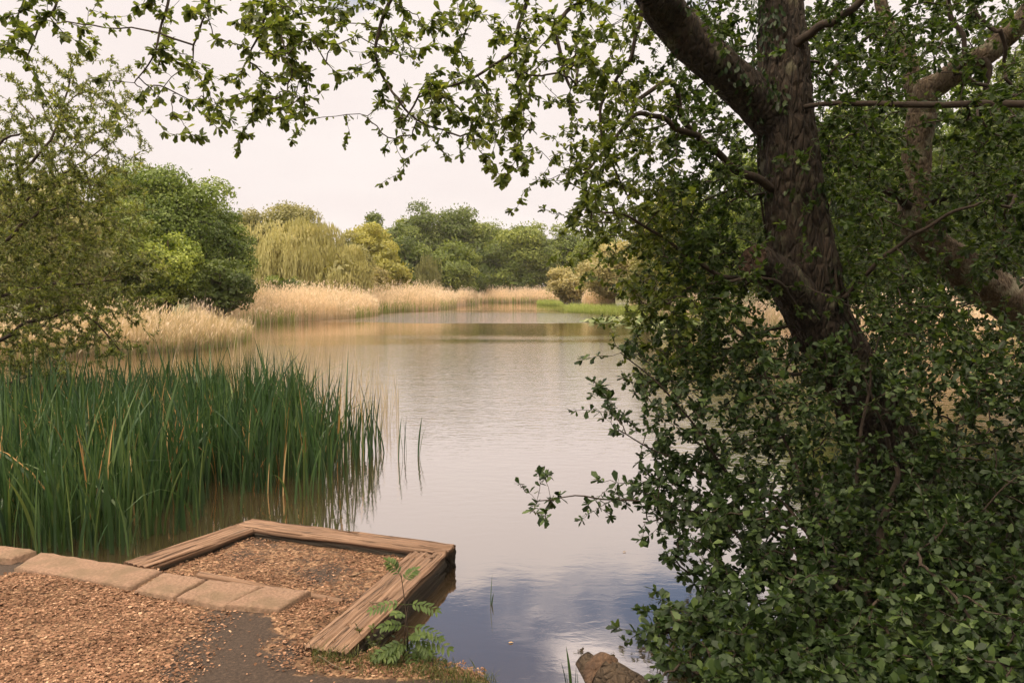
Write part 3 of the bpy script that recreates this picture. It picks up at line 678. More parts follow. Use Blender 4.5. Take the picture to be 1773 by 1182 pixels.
def shrub():
    global TR
    base = G(1440, 1120, .15) + (.2, .25, 0)
    t = thing('sallow_shrub', 'low spreading round leaved willow bush hanging over water at lower right', 'shrub', tuple(base))
    mains = []
    specs = [([P(1330, 900, 4.4), P(1180, 720, 4.2), P(1085, 625, 4.1)], .016), ([P(1280, 890, 4.3), P(1100, 862, 4.1), P(1000, 850, 4.0), P(935, 857, 3.95)], .010),
             ([P(1330, 870, 4.4), P(1200, 800, 4.2), P(1080, 745, 4.1)], .012), ([P(1320, 960, 4.2), P(1220, 900, 4.0), P(1120, 905, 3.9)], .012),
             ([P(1300, 1040, 4.1), P(1200, 1000, 3.9), P(1150, 965, 3.8)], .012), ([P(1290, 1100, 4.0), P(1200, 1080, 3.8), P(1150, 1080, 3.7)], .010),
             ([P(1380, 800, 4.6), P(1330, 650, 4.7), P(1250, 560, 4.7)], .02), ([P(1480, 820, 4.6), P(1500, 650, 4.8), P(1560, 520, 4.8)], .02),
             ([P(1530, 950, 4.3), P(1620, 800, 4.4), P(1720, 640, 4.4)], .02), ([P(1530, 1020, 4.1), P(1650, 920, 4.0), P(1760, 830, 3.9)], .016),
             ([P(1400, 1100, 4.0), P(1380, 1000, 3.8), P(1360, 880, 3.7)], .014), ([P(1520, 1100, 3.9), P(1560, 980, 3.6), P(1620, 900, 3.5)], .014),
             ([P(1560, 1120, 3.8), P(1680, 1050, 3.6), P(1760, 1000, 3.5)], .014), ([P(1350, 1150, 3.8), P(1250, 1150, 3.7), P(1160, 1150, 3.6)], .012),
             ([P(1560, 820, 4.8), P(1525, 700, 4.8), P(1460, 620, 4.8)], .03)]
    for i, (pts, r) in enumerate(specs):
        mains.append(limb('stem', [base + R.normal(size=3) * (.12, .12, 0), (base + pts[0]) / 2 + (0, 0, .12)] + pts, r * 1.3, .003, M['twig'], t, 34, 8, .03, 60 + i, .02, .8))
    rows = {12: "0000000000000000000001134445555555555", 13: "0000000000000000000003245556666666666", 14: "0000000000000000000003555666666666666",
            15: "0000000000000000000002466666666666666", 16: "0000000000000000000000366777777777777", 17: "0000000000000000002101567777777777777",
            18: "0000000000000000000000257777777777777", 19: "0000000000000000000000147777777777777", 20: "0000000000000000000000157777777777777",
            21: "0000000000000000000000157777777777777", 22: "0000000000000000000000147777777777777", 23: "0000000000000000000000057777777777777", 24: "0000000000000000000000036777777777777", 25: "0000000000000000000000006777777777777"}
    tips = np.concatenate([density_tips([rows[j]], 50, 0, j * 50, ((min(3.5, 1.72 / ((j * 50 - 455) / F) * .78), min(4.9, 1.72 / ((j * 50 - 455) / F))) if j > 16 else (3.9, 5.2)), 2.3) for j in rows])
    ex = [m[int(len(m) * .45):] for m in mains]; ex = np.concatenate(ex); ex = ex[R.random(len(ex)) < .6]
    tips = np.concatenate([tips, ex + R.normal(0, .045, ex.shape)])
    tips = thin_out(tips, TR[33:90], 50, .4)
    paths, rr = grow(mains, tips, .3, .02, .25)
    mb = MB(); tubes(mb, paths, rr, 4); mb.shift(base); link('twigs', mb.mesh('twigs', M['twig']), t)
    lb = MB(); dress(lb, paths, 21, .038, 'obovate', 1.0, (.42, .28), .45, .05, 4, .4); lb.shift(base); link('foliage', lb.mesh('foliage', M['shrub']), t)
def second_tree():
    base = P(1890, 700, 8.6); base[2] = .3
    t = thing('leaning_tree', 'pale barked tree bent like an elbow behind the big dark tree', 'tree', tuple(base))
    tr = limb('trunk', [base + (0, 0, -.3), P(1860, 640, 8.5), P(1770, 545, 8.4), P(1690, 480, 8.3), P(1620, 420, 8.2), P(1585, 370, 8.1), P(1588, 280, 8.1), P(1592, 195, 8.0)],
              0, 0, M['bark2'], t, 70, 40, .03, 13, .05, radii=[.34, .3, .26, .23, .21, .17, .15, .14])
    a = limb('limb', [tr[-2], P(1610, 150, 7.9), P(1690, 95, 7.7), P(1790, 25, 7.5), P(1900, -60, 7.3)], .13, .08, M['bark2'], t, 34, 24, .04, 15)
    b = limb('limb', [tr[-3], P(1580, 130, 8.1), P(1530, 20, 8.2), P(1500, -120, 8.3)], .09, .05, M['bark2'], t, 30, 20, .04, 16)
    mains = [tr, a, b]
    for i, (pts, r) in enumerate([([tr[48], P(1540, 330, 7.9), P(1470, 270, 7.7), P(1440, 240, 7.6)], .07), ([tr[50], P(1660, 280, 7.8), P(1760, 210, 7.5)], .04),
                     ([P(1690, 95, 7.7), P(1740, 200, 7.4), P(1790, 260, 7.2)], .03), ([tr[30], P(1720, 400, 7.8), P(1800, 380, 7.5)], .05), ([tr[46], P(1640, 330, 7.9), P(1700, 300, 7.8), P(1680, 360, 7.7)], .04),
                     ([P(1640, 0, 6.6), P(1660, 100, 6.6), P(1690, 145, 6.7), P(1790, 175, 6.8)], .022), ([P(1690, -20, 6.5), P(1720, 80, 6.5), P(1780, 150, 6.5)], .022)]):
        mains.append(limb('branch', pts, r, .012, M['twig'], t, 26, 10, .05, 80 + i))
    rows = ["000000000000000000000000000034444444"] * 4 + ["000000000000000000000000000044455555"] * 8
    tips = density_tips(rows, 50, 0, 0, (7.2, 10.5), 3.2)
    paths, rr = grow(mains, tips, .4, .03, .2, .002)
    mb = MB(); tubes(mb, paths, rr, 4); mb.shift(base); link('twigs', mb.mesh('twigs', M['twig']), t)
    lb = MB(); dress(lb, paths, 14, .075, 'obovate', 1, (.45, .2), .5, .3, 3); lb.shift(base); link('foliage', lb.mesh('foliage', M['near']), t)
def left_tree():
    base = np.array([-9.8, 11.5, .2])
    t = thing('willow_tree', 'feathery fine leaved willow at left edge dipping a low branch over reeds', 'tree', tuple(base))
    Y = 11.0
    tr = limb('trunk', [base + (0, 0, -.3), P(-160, 520, Y), P(-90, 380, Y), P(-60, 240, Y)], .16, .07, M['twig'], t, 40, 18, .06, 3)
    mains = [tr]
    for i, (pts, r) in enumerate([([tr[14], P(-20, 430, 10.6), P(60, 380, 10.4), P(120, 330, 10.3)], .05), ([tr[22], P(20, 330, 10.8), P(80, 230, 10.8), P(110, 160, 10.8), P(125, 115, 10.8)], .04),
                     ([tr[8], P(-20, 600, 10.5), P(60, 560, 10.2), P(150, 550, 10), P(215, 600, 10)], .05), ([tr[10], P(0, 520, 10.5), P(100, 500, 10.2), P(190, 470, 10)], .04),
                     ([tr[30], P(0, 250, 11), P(60, 200, 11)], .04), ([tr[20], P(50, 340, 11.2), P(150, 290, 11.4), P(200, 250, 11.5)], .03), ([tr[6], P(-10, 660, 10.2), P(80, 640, 9.8)], .03)]):
        mains.append(limb('limb', pts, r, .008, M['twig'], t, 24, 8, .08, 90 + i))
    rows = {2: "2134000", 3: "3443200", 4: "4443310", 5: "5544330", 6: "7776500", 7: "8887654", 8: "8887654", 9: "8887653", 10: "8887642", 11: "6566540", 12: "6654300", 13: "5420000"}
    tips = np.concatenate([density_tips([rows[j][:5] if j < 9 else rows[j]], 45 if j < 9 else 40, 0, j * 50, (9.3, 12.5), 5.2, .8) for j in rows] + [density_tips(["777"], 60, -180, j * 50, (9.5, 12.5), 2.4) for j in range(3, 13)])
    paths, rr = grow(mains, tips, .3, .03, .2, .0025)
    mb = MB(); tubes(mb, paths, rr, 3); mb.shift(base); link('twigs', mb.mesh('twigs', M['pale_twig']), t)
    lb = MB(); dress(lb, paths, 40, .050, 'willow', 1.0, (.5, .24), .2, .0, 4.5); lb.shift(base)
    V = np.concatenate(lb.V) + base
    link('foliage', lb.mesh('foliage', M['leftwillow']), t)
def ivy(tr, l1):
    base = tr[8]
    t = thing('ivy', 'glossy ivy climbing the leaning trunk and its upper limb', 'climbing plant', tuple(base))
    Pp = []; Nn = []
    for path, lo, hi, rr, n, side in ((tr, 4, 75, .27, 5200, None), (tr, 90, 185, .17, 4200, -1), (tr, 60, 120, .22, 1800, 1), (l1, 2, 30, .14, 1600, 1)):
        i = R.integers(lo, hi, n); c = path[i]; dd = rdir(n); T = unit(path[np.minimum(i + 1, len(path) - 1)] - path[i]); dd = unit(dd - T * (dd * T).sum(1, keepdims=True))
        keep = clumpnoise(np.c_[c + dd * .2], 4, 77) > .05
        if side: keep &= (dd[:, 0] * side > .25) | (clumpnoise(c + dd * .3, 5, 12) > .5)
        p = c + dd * (rr * R.uniform(.95, 1.35, (n, 1))); Pp.append(p[keep]); Nn.append(dd[keep])
    Pp = np.concatenate(Pp); Nn = np.concatenate(Nn); n = len(Pp)
    mb = MB(); leaves(mb, Pp, unit(rdir(n) * .6 + (0, 0, -1)), unit(Nn + rdir(n) * .5), .045 * R.uniform(.5, 1.3, n), 'oval', R.random(n)); mb.shift(base)
    link('foliage', mb.mesh('foliage', M['ivy']), t)
    mb = MB(); 
    ps = []
    for q in range(14):
        i = np.linspace(1, R.integers(40, 165), 30).astype(int); a = R.uniform(0, 6.28) + np.cumsum(R.normal(0, .12, 30)); rads = np.interp(i, [0, 20, 38, 100, 145, 200], [.40, .30, .24, .215, .16, .12])
        ps.append(tr[i] + np.stack([np.cos(a), np.sin(a), 0 * a], 1) * (rads * 1.02)[:, None])
    tubes(mb, ps, np.full((14, 30), .008), 5); mb.shift(base); link('stems', mb.mesh('stems', M['twig'], True), t)
if NEAR:
    TR, L1 = big_tree(); shrub(); second_tree(); left_tree(); ivy(TR, L1)

# ------------------------------------------------------------------ far trees
def clump_foliage(mb, cs, rs, leaf, dens, tint=.5, squash=.8, twist=.7, narrow=.75):
    for c, r in zip(cs, rs):
        n = max(int(dens * r * r * 12.6 / (leaf * leaf)), 8)
        dd = rdir(n); dd[:, 2] = np.where(R.random(n) < .55, np.abs(dd[:, 2]), dd[:, 2])
        rad = r * (1 - .4 * R.random(n) ** 2.2) * (1 + .14 * clumpnoise(dd * 2.2 + c, 1.5, 9))
        Pp = c + dd * rad[:, None] * np.array([1, 1, squash])
        N = unit(dd + rdir(n) * twist); D = unit(np.cross(N, rdir(n)))
        tt = np.clip(tint + R.normal(0, .16) + R.normal(0, .13, n), 0, 1)
        s = leaf * R.uniform(.6, 1.35, n)
        quads(mb, Pp, D, N, s, s * narrow, tt)
def crown_clumps(seed, rx, ry, rz, n, rmin, rmax, flat=-.35):
    r = np.random.default_rng(seed); cs = []; rs = []
    lobes = [(unit(r.normal(size=3)) * np.array([1, 1, .7]) + (0, 0, .25)) for _ in range(5)]
    while len(cs) < n:
        dd = unit(r.normal(size=3)); 
        if dd[2] < flat: continue
        k = 1 - .14 + .2 * max(0, max(float(dd @ unit(l)) for l in lobes) - .6) / .4
        rad = k * (1 - r.random() ** 2.5 * .5)
        rr = r.uniform(rmin, rmax) * (1 - .25 * max(0, dd[2]))
        cs.append(dd * rad * np.array([max(rx - rr * .6, .3), max(ry - rr * .6, .3), max(rz - rr * .6, .3)])); rs.append(rr)
    return np.array(cs), np.array(rs)
def trunk_mesh(mb, H, top, r, seed, branches=8, spread=3.0):
    rr = np.random.default_rng(seed)
    p = wiggle(polyline([(0, 0, -1.0), (0, 0, H * .5), (rr.normal(0, .3), rr.normal(0, .3), top)], 14), .15, seed)
    tubes(mb, p[None], np.linspace(r, r * .25, 14)[None], 9)
    ps = []
    for i in range(branches):
        k = rr.integers(4, 11); a = rr.uniform(0, 6.28); s = p[k]; e = s + np.array([math.cos(a) * spread, math.sin(a) * spread, rr.uniform(.3, 1.0) * spread])
        ps.append(wiggle(polyline([s, (s + e) / 2 + (0, 0, -.2), e], 8), .15, seed + i + 1))
    tubes(mb, np.array(ps), np.tile(np.linspace(r * .4, r * .08, 8), (branches, 1)), 5)
def far_tree(name, label, px, py_top, half_px, Y, mkey, base_y=None, leaf=None, dens=.95, seed=0, nclump=34, ry=None, tint=.5, zb=.3, cat='tree', group=None, rel=(.17, .30), low=.12, flat=-.5):
    """px: centre column in the photo, py_top: its top, half_px: half its width, Y: distance"""
    c = P(px, py_top - 9, Y); H = c[2]; x = c[0]; half = half_px * 1.05 / F * Y
    leaf = leaf or max(.10, Y * .0026)
    t = thing(name, label, cat, (x, Y, zb), group)
    h0 = H * low; rz = (H - zb - h0) / 2; ry = ry or half
    flat = -1 if low <= .03 else flat
    cs, rs = crown_clumps(seed, half, ry, rz, nclump + 8, rel[0] * min(half, rz) * 1.6, rel[1] * min(half, rz) * 1.6, flat)
    cs = cs + np.array([0, 0, h0 + rz])
    mb = MB(); clump_foliage(mb, cs, rs, leaf, dens, tint)
    # sparse inner leaves close the crown up
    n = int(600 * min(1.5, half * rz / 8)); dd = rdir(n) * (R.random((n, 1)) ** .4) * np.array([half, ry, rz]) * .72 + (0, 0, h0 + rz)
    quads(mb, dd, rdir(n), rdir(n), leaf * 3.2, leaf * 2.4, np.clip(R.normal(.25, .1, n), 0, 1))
    # ragged outer sprays break the outline
    n = int(160 * half); ci = R.integers(0, len(cs), n); dd = rdir(n); dd[:, 2] = np.abs(dd[:, 2])
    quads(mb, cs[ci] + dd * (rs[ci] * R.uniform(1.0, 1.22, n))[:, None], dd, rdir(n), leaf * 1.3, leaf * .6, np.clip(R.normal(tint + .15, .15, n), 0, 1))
    link('crown', mb.mesh('crown', M[mkey]), t)
    mb = MB(); trunk_mesh(mb, H * .6, H * .75, max(.12, H * .028), seed, 8, half * .55); link('trunk', mb.mesh('trunk', M['farbark'], True), t)
    return t
def weeping(name, label, px, py_top, half_px, Y, mkey, seed, low_z=.6, n=None, tint=.55):
    c = P(px, py_top, Y); H = c[2]; half = half_px / F * Y; r = np.random.default_rng(seed)
    t = thing(name, label, 'tree', (c[0], Y, .3)); mb = MB(); n = n or int(420 * half * half / 4)
    # cascades: each bough carries a curtain of strands
    nb = 34; bd = unit(r.normal(size=(nb, 3))); bd[:, 2] = np.abs(bd[:, 2]) * .9; bd = unit(bd)
    bc = bd * np.array([half * .74, half * .74, (H - .3) * .60]) * r.uniform(.55, 1.0, (nb, 1)) + (0, 0, (H - .3) * .36)
    br = half * r.uniform(.20, .36, nb)
    k = r.integers(0, nb, n); dd = unit(r.normal(size=(n, 3))); dd[:, 2] = np.abs(dd[:, 2])
    top = bc[k] + dd * br[k][:, None] * np.array([1, 1, .6]); top[:, 2] = np.minimum(top[:, 2], H - .3)
    Ls = np.minimum(top[:, 2] - low_z, r.uniform(.12, .42, n) * H).clip(.3)
    tb = np.clip(tint + r.normal(0, .14, nb)[k], 0, 1)
    m = 7; sway = unit(top * np.array([1, 1, 0]) + 1e-6)
    s = np.linspace(0, 1, m)
    Pp = top[:, None] + np.array([0, 0, -1.]) * (Ls[:, None] * s[None])[..., None] + sway[:, None] * (np.sin(s * 2.2) * .09 * half)[None, :, None] + r.normal(0, .06, (n, m, 3))
    Pp = Pp.reshape(-1, 3); nn = len(Pp); D = unit(np.array([0, 0, -1.]) + .22 * rdir(nn))
    out_ = unit(np.repeat(sway, m, 0) + rdir(nn) * .7)
    LL = np.repeat(Ls / m * 1.5, m).clip(.2, .9)
    quads(mb, Pp, D, out_, LL, Y * .0016 * R.uniform(.7, 1.5, nn), np.clip(np.repeat(tb, m) + R.normal(0, .12, nn), 0, 1))
    nn = 500; dd = rdir(nn) * (R.random((nn, 1)) ** .4) * np.array([half, half, H * .36]) * .7 + (0, 0, H * .45)
    quads(mb, dd, rdir(nn), rdir(nn), .6, .45, np.clip(R.normal(.2, .1, nn), 0, 1))
    link('crown', mb.mesh('crown', M[mkey]), t)
    mb = MB(); trunk_mesh(mb, H * .5, H * .7, H * .03, seed, 8, half * .5); link('trunk', mb.mesh('trunk', M['farbark'], True), t)

# left bank, nearest first
far_tree('maple_tree', 'tall rounded deep green tree rising left of the yellow weeping willow', 285, 262, 122, 46, 'maple', seed=1, nclump=70, leaf=.15, rel=(.15, .27), tint=.42, low=.02)
far_tree('maple_tree', 'right shoulder tree of the deep green mass beside the yellow willow', 375, 350, 66, 47, 'maple', seed=2, nclump=42, leaf=.15, tint=.40, low=.02)
far_tree('hawthorn_bush', 'light yellow green bush in front of the tall deep green tree', 275, 395, 72, 41, 'maple', seed=3, nclump=34, leaf=.14, tint=.72, low=.0, cat='bush')
far_tree('hawthorn_bush', 'dark green low bush at foot of deep green trees behind reed stems', 385, 455, 55, 42, 'oak', seed=4, nclump=26, leaf=.14, tint=.25, low=.0, cat='bush')
far_tree('broadleaf_tree', 'olive green tree between the feathery willow and tall deep green tree', 175, 320, 85, 40, 'oak', seed=5, nclump=46, leaf=.14, tint=.62, low=.0)
far_tree('broadleaf_tree', 'leafy olive tree mostly hidden behind the feathery left willow', 60, 300, 110, 34, 'greygreen', seed=6, nclump=46, leaf=.13, tint=.4, low=.0)
far_tree('broadleaf_tree', 'tree at the far left border seen through the feathery willow', -80, 240, 130, 38, 'oak', seed=7, nclump=46, leaf=.15, low=.0)
far_tree('birch_tree', 'thin grey green tree top behind the yellow weeping willow', 500, 350, 62, 92, 'greygreen', seed=8, nclump=40, dens=.7, tint=.5)
far_tree('birch_tree', 'small grey green tree left of the weeping willow crown', 432, 362, 46, 90, 'greygreen', seed=9, nclump=30, dens=.8, tint=.42)
far_tree('oak_tree', 'dark treetop peeping out just above left birch by the willow', 415, 358, 30, 100, 'oak', seed=10, nclump=20)
weeping('weeping_willow', 'large yellow weeping willow behind the tan reeds', 512, 346, 100, 72, 'weeping', 11, tint=.6)
weeping('weeping_willow', 'low yellow green lobe of willow drooping right of large weeping willow', 596, 415, 56, 68, 'weeping', 12, tint=.5)
far_tree('hazel_bush', 'rounded green bush at the foot of the large weeping willow', 485, 482, 40, 64, 'oak', seed=13, nclump=18, tint=.45, low=0, cat='bush')
far_tree('sallow_bush', 'grey green rounded bush between the yellow willow and yellow green tree', 605, 412, 45, 82, 'greygreen', seed=14, nclump=26, tint=.5, low=0, cat='bush')
far_tree('sallow_bush', 'pale low bush just behind the middle reed bed', 650, 470, 26, 76, 'sallow', seed=15, nclump=16, tint=.4, low=0, cat='bush')
far_tree('yellow_tree', 'bright yellow green tree left of the dark far oaks', 638, 390, 50, 98, 'yellowgreen', seed=16, nclump=40, tint=.5, low=0)
far_tree('yellow_tree', 'lower yellow green tree beside foot of the dark oaks', 675, 436, 40, 92, 'yellowgreen', seed=17, nclump=28, tint=.35, low=0)
# head of the pond
far_tree('oak_tree', 'far oak with low rounded top just right of the yellow tree', 650, 380, 44, 166, 'oak', seed=18, nclump=30, tint=.35, low=0)
far_tree('oak_tree', 'broad dark oak standing left of the highest far oak', 712, 362, 58, 152, 'oak', seed=19, nclump=52, tint=.42, low=.02)
far_tree('oak_tree', 'highest oak of the far shore with brownish lower crown', 795, 357, 68, 156, 'oak', seed=20, nclump=60, tint=.45, low=.02)
far_tree('oak_tree', 'round headed oak standing right of the dark gap in the far wood', 905, 384, 64, 150, 'oak', seed=21, nclump=60, tint=.55, low=.0)
far_tree('oak_tree', 'smaller oak at right end of the far row beside pale bushes', 978, 398, 50, 154, 'oak', seed=22, nclump=36, tint=.45, low=0)
far_tree('oak_tree', 'middle oak peeping between the highest and the round headed oak', 862, 386, 36, 166, 'oak', seed=23, nclump=30, tint=.35, low=0)
far_tree('lime_tree', 'dense rich green tree standing forward at the water below highest oak', 785, 425, 52, 118, 'oak', seed=24, nclump=40, tint=.52, low=0)
far_tree('oak_tree', 'dark green oak low at left behind the small drooping tree', 700, 418, 46, 124, 'oak', seed=25, nclump=30, tint=.4, low=0)
weeping('weeping_willow', 'small dark drooping willow in front of the left far oak', 740, 438, 28, 108, 'greygreen', 26, tint=.3)
far_tree('oak_tree', 'dark shrubby tree in the shadowed gap between the two big far oaks', 845, 432, 34, 148, 'oak', seed=41, nclump=24, tint=.2, low=0)
far_tree('hazel_bush', 'low dark bush on far shore under the round headed oak', 880, 470, 50, 147, 'oak', seed=42, nclump=20, tint=.2, low=0, cat='bush')
far_tree('hazel_bush', 'low dark bush at the far shore behind small pale reed clump', 812, 468, 40, 138, 'oak', seed=43, nclump=18, tint=.25, low=0, cat='bush')
# right bank, pale bushes then taller trees behind the near foliage
far_tree('sallow_bush', 'pale silvery bush nearest the far reeds on the right shore', 985, 468, 40, 88, 'sallow', seed=27, nclump=26, low=0, cat='bush', tint=.55)
far_tree('sallow_bush', 'tallest pale bush on the right shore', 1062, 425, 62, 78, 'sallow', seed=28, nclump=44, low=0, cat='bush', tint=.55)
far_tree('sallow_bush', 'dark grey green bush at right shore partly behind the near leaves', 1110, 462, 34, 66, 'greygreen', seed=29, nclump=24, low=0, cat='bush', tint=.35)
far_tree('ash_tree', 'green tree behind the tallest pale bush on right shore', 1050, 402, 60, 110, 'oak', seed=30, nclump=40, tint=.55, low=0)
far_tree('broadleaf_tree', 'yellow green tree glimpsed left of the big trunk across the water', 1200, 330, 90, 62, 'yellowgreen', seed=31, nclump=44, tint=.3, low=0)
far_tree('broadleaf_tree', 'green tree glimpsed just left of sawn stub on right shore', 1320, 250, 110, 50, 'maple', seed=32, nclump=50, leaf=.16, tint=.5, low=0)
far_tree('broadleaf_tree', 'green tree glimpsed between the dark trunk and pale bent trunk', 1480, 170, 120, 42, 'maple', seed=33, nclump=50, leaf=.15, tint=.5, low=0)
far_tree('broadleaf_tree', 'green tree glimpsed right of the pale bent trunk', 1660, 120, 130, 36, 'maple', seed=34, nclump=50, leaf=.14, tint=.45, low=0)
far_tree('broadleaf_tree', 'tree filling the right picture border behind the near branches', 1860, 60, 150, 32, 'oak', seed=35, nclump=50, leaf=.13, tint=.45, low=0)

def far_wood():
    mb = MB()
    arc = []
    for k in range(150):
        a = -1.25 + 2.5 * k / 149; rr = 186 + R.normal(0, 5) - 55 * max(0, abs(a) - .35); arc.append((math.sin(a) * rr, math.cos(a) * rr))
    for (x, y) in arc:
        h = R.uniform(9, 13)
        for q in range(9):
            c = np.array([x + R.normal(0, 2), y + R.normal(0, 2), R.uniform(.3, h - 2)]); clump_foliage(mb, [c], [R.uniform(1.7, 3.0)], .5, .55, R.uniform(.2, .55))
    return mb
tag(link('far_wood', far_wood().mesh('far_wood', M['oak'])), 'continuous dark wood closing the horizon behind the separate trees', 'wood', kind='stuff')

# ------------------------------------------------------------------ reeds
def ribbons(mb, base, H, lean, w, seg=5, tint=.5, curve=.3, tipw=.1, fold=0):
    """upright blades: base (n,3), H (n), lean (n,2) sideways run of the tip, w width"""
    n = len(base); s = np.linspace(0, 1, seg + 1)
    a = R.uniform(0, np.pi, n); side = np.stack([np.cos(a), np.sin(a), 0 * a], 1)
    z = s[None] * H[:, None]; bend = (s[None] ** 2.0)
    cen = np.zeros((n, seg + 1, 3)); cen[..., 2] = z; cen[..., :2] = lean[:, None] * bend[..., None] * H[:, None, None]
    cen[..., 2] -= .5 * (np.linalg.norm(lean, axis=1)[:, None] ** 2) * bend ** 2 * H[:, None]
    wd = (w[:, None] * np.interp(s, [0, .5, .8, 1], [.75, 1, .7, tipw])[None])[..., None] / 2
    c = cen + base[:, None]
    V = np.stack([c - side[:, None] * wd, c + side[:, None] * wd], 2).reshape(-1, 3)
    i = np.arange(seg)[:, None] * 2; q = np.concatenate([i, i + 1, i + 3, i + 2], 1)
    Fq = (q[None] + (np.arange(n) * (seg + 1) * 2)[:, None, None]).reshape(-1, 4)
    mb.add(V, Fq, np.repeat(np.broadcast_to(tint, (n,)), (seg + 1) * 2))
def inpoly(poly, n):
    poly = np.array(poly); lo, hi = poly.min(0), poly.max(0); out_ = []; tot = 0
    while tot < n:
        q = R.uniform(lo, hi, (n * 2, 2)); q = q[sdf(q, poly) < 0]; out_.append(q); tot += len(q)
    return np.concatenate(out_)[:n]
def reed_bed(name, label, poly, n, h, w, Y, green=.15, plume=True, hvar=.22, mk='reed', z0=-.05, cat='reed bed', pf=.75):
    q = inpoly(poly, n); b = np.c_[q, np.full(n, z0)]
    cn = clumpnoise(b, .55, int(Y)); H = h * (1 + hvar * .8 * cn + R.normal(0, hvar, n) + .5 * (R.random(n) < .04)).clip(.45, 1.6)
    ed = np.clip(-sdf(q, np.array(poly)) / (.14 * math.sqrt(abs(np.ptp(np.array(poly)[:, 0]))) * 4.5), 0, 1); H = H * (.55 + .45 * ed ** .6) * (1 - .3 * R.random(n) ** 3)
    mb = MB(); tt = np.clip(.55 + .14 * cn + R.normal(0, .2, n), 0, 1)
    ribbons(mb, b, H, R.normal(0, .06, (n, 2)) + (.03, 0), np.full(n, w) * R.uniform(.6, 1.3, n), 3, tt)
    nl = n * 2; k = R.integers(0, n, nl); f = R.uniform(.2, .85, nl)        # dry leaves on the stalks
    Pp = b[k] + np.stack([0 * f, 0 * f, H[k] * f], 1); D = unit(np.c_[R.normal(0, .5, (nl, 2)), R.uniform(.5, 1.3, nl)]); quads(mb, Pp + D * .12, D, rdir(nl), .34, w * 1.1, np.clip(tt[k] + .05, 0, 1))
    if plume:
        k = R.integers(0, n, int(n * pf)); nl = len(k); Pp = b[k] + np.stack([R.normal(.03, .06, nl), R.normal(0, .05, nl), H[k] * R.uniform(.93, 1.03, nl)], 1)
        quads(mb, Pp, np.c_[R.normal(.25, .3, (nl, 2)), np.ones(nl)], rdir(nl), .20, .022 + w * 1.1, np.clip(R.normal(.8, .15, nl), 0, 1))
    o = link(name, mb.mesh(name, M[mk])); tag(o, label, cat, kind='stuff')
    if green > 0:
        n2 = int(n * green); q = inpoly(poly, n2 * 3); s = sdf(q, np.array(poly)); keep = (clumpnoise(np.c_[q, 0 * s], .5, 31) + R.normal(0, .3, len(q)) > .1)
        q = q[keep][:n2]; n2 = len(q); mb = MB()
        ribbons(mb, np.c_[q, np.full(n2, z0)], h * R.uniform(.3, .62, n2), R.normal(0, .1, (n2, 2)), np.full(n2, w * 1.6), 3, R.random(n2))
        g = link('reed_shoots', mb.mesh('reed_shoots', M['reedgreen'])); tag(g, 'fresh green shoots low in the ' + label, 'reeds', kind='stuff')
def W2(px, py): return g2(px, py, 0.0)
def strip(front, depth):
    """polygon from a front waterline (photo pixels) and a depth behind it"""
    f = [W2(*p) for p in front]; b = []
    dep = np.broadcast_to(depth, (len(f),))
    for p, dz_ in zip(f, dep): u = p / np.linalg.norm(p); b.append(p + u * dz_)
    return np.array(f + b[::-1])
reed_bed('reed_bed', 'nearest tan reed bed at left beyond the irises', strip([(60, 622), (150, 616), (240, 612), (330, 606), (400, 600), (436, 586)], [5, 5, 5, 4.5, 2.5, .6]), 15000, 1.08, .010, 26, .22, hvar=.26, mk='reednear', pf=.35)
reed_bed('reed_bed', 'scattered tan reeds behind the low branch at far left', strip([(-260, 650), (-100, 636), (70, 622)], 5.0), 5000, 1.05, .010, 20, .1, hvar=.26, mk='reednear', pf=.3)
reed_bed('reed_bed', 'long tan reed bed below deep green trees and weeping willow', strip([(330, 572), (420, 562), (520, 556), (600, 552), (655, 546)], 12.0), 20000, 1.75, .018, 48, .5)
reed_bed('reed_bed', 'pinkish reed bed in front of the yellow trees', strip([(612, 546), (690, 540), (760, 537), (790, 533)], 16.0), 14000, 2.05, .028, 80, .35)
reed_bed('reed_bed', 'small pale reed clump at foot of the forward green tree', strip([(788, 530), (828, 527)], 8.0), 3500, 1.95, .04, 105, .3)
reed_bed('reed_bed', 'farthest pale reed bed across the head of the pond', strip([(812, 525.5), (838, 524), (900, 524), (968, 524)], 10.0), 9000, 2.0, .045, 125, .3)
reed_bed('reed_bed', 'pink reed clump on the right shore before the pale bushes', strip([(1008, 536), (1064, 538)], 6.0), 3000, 2.0, .026, 80, .1)
reed_bed('reed_bed', 'tan reeds on the right shore seen past the near leaves', strip([(1090, 543), (1150, 548), (1250, 556), (1400, 570), (1560, 592), (1760, 606), (1900, 620)], 5.0), 9000, 1.6, .016, 50, .3)
reed_bed('rush_bed', 'bright green rushes along the right shore', strip([(930, 528), (972, 530), (980, 540), (1040, 544), (1120, 549)], 5.0), 9000, .75, .022, 62, 0, False, .28, 'reedgreen', cat='rushes')

# thin dry stems standing in the water behind the irises
def dry_stems():
    mb = MB(); n = 420
    px = np.concatenate([R.uniform(395, 690, 330), R.uniform(100, 400, 90)]); Yd = R.uniform(9.5, 14, n); x = (px - CX) / F * Yd
    H = R.gamma(6, .14, n).clip(.4, 1.45) * np.interp(px, [100, 400, 560, 690], [.8, 1.15, 1.15, .6])
    ribbons(mb, np.c_[x, Yd, np.full(n, -.05)], H, R.normal(0, .07, (n, 2)), np.full(n, .008), 4, R.random(n))
    return mb
tag(link('dry_stems', dry_stems().mesh('dry_stems', M['reed'])), 'thin dry reed stems standing sparsely in water behind the irises', 'dry reeds', kind='stuff')

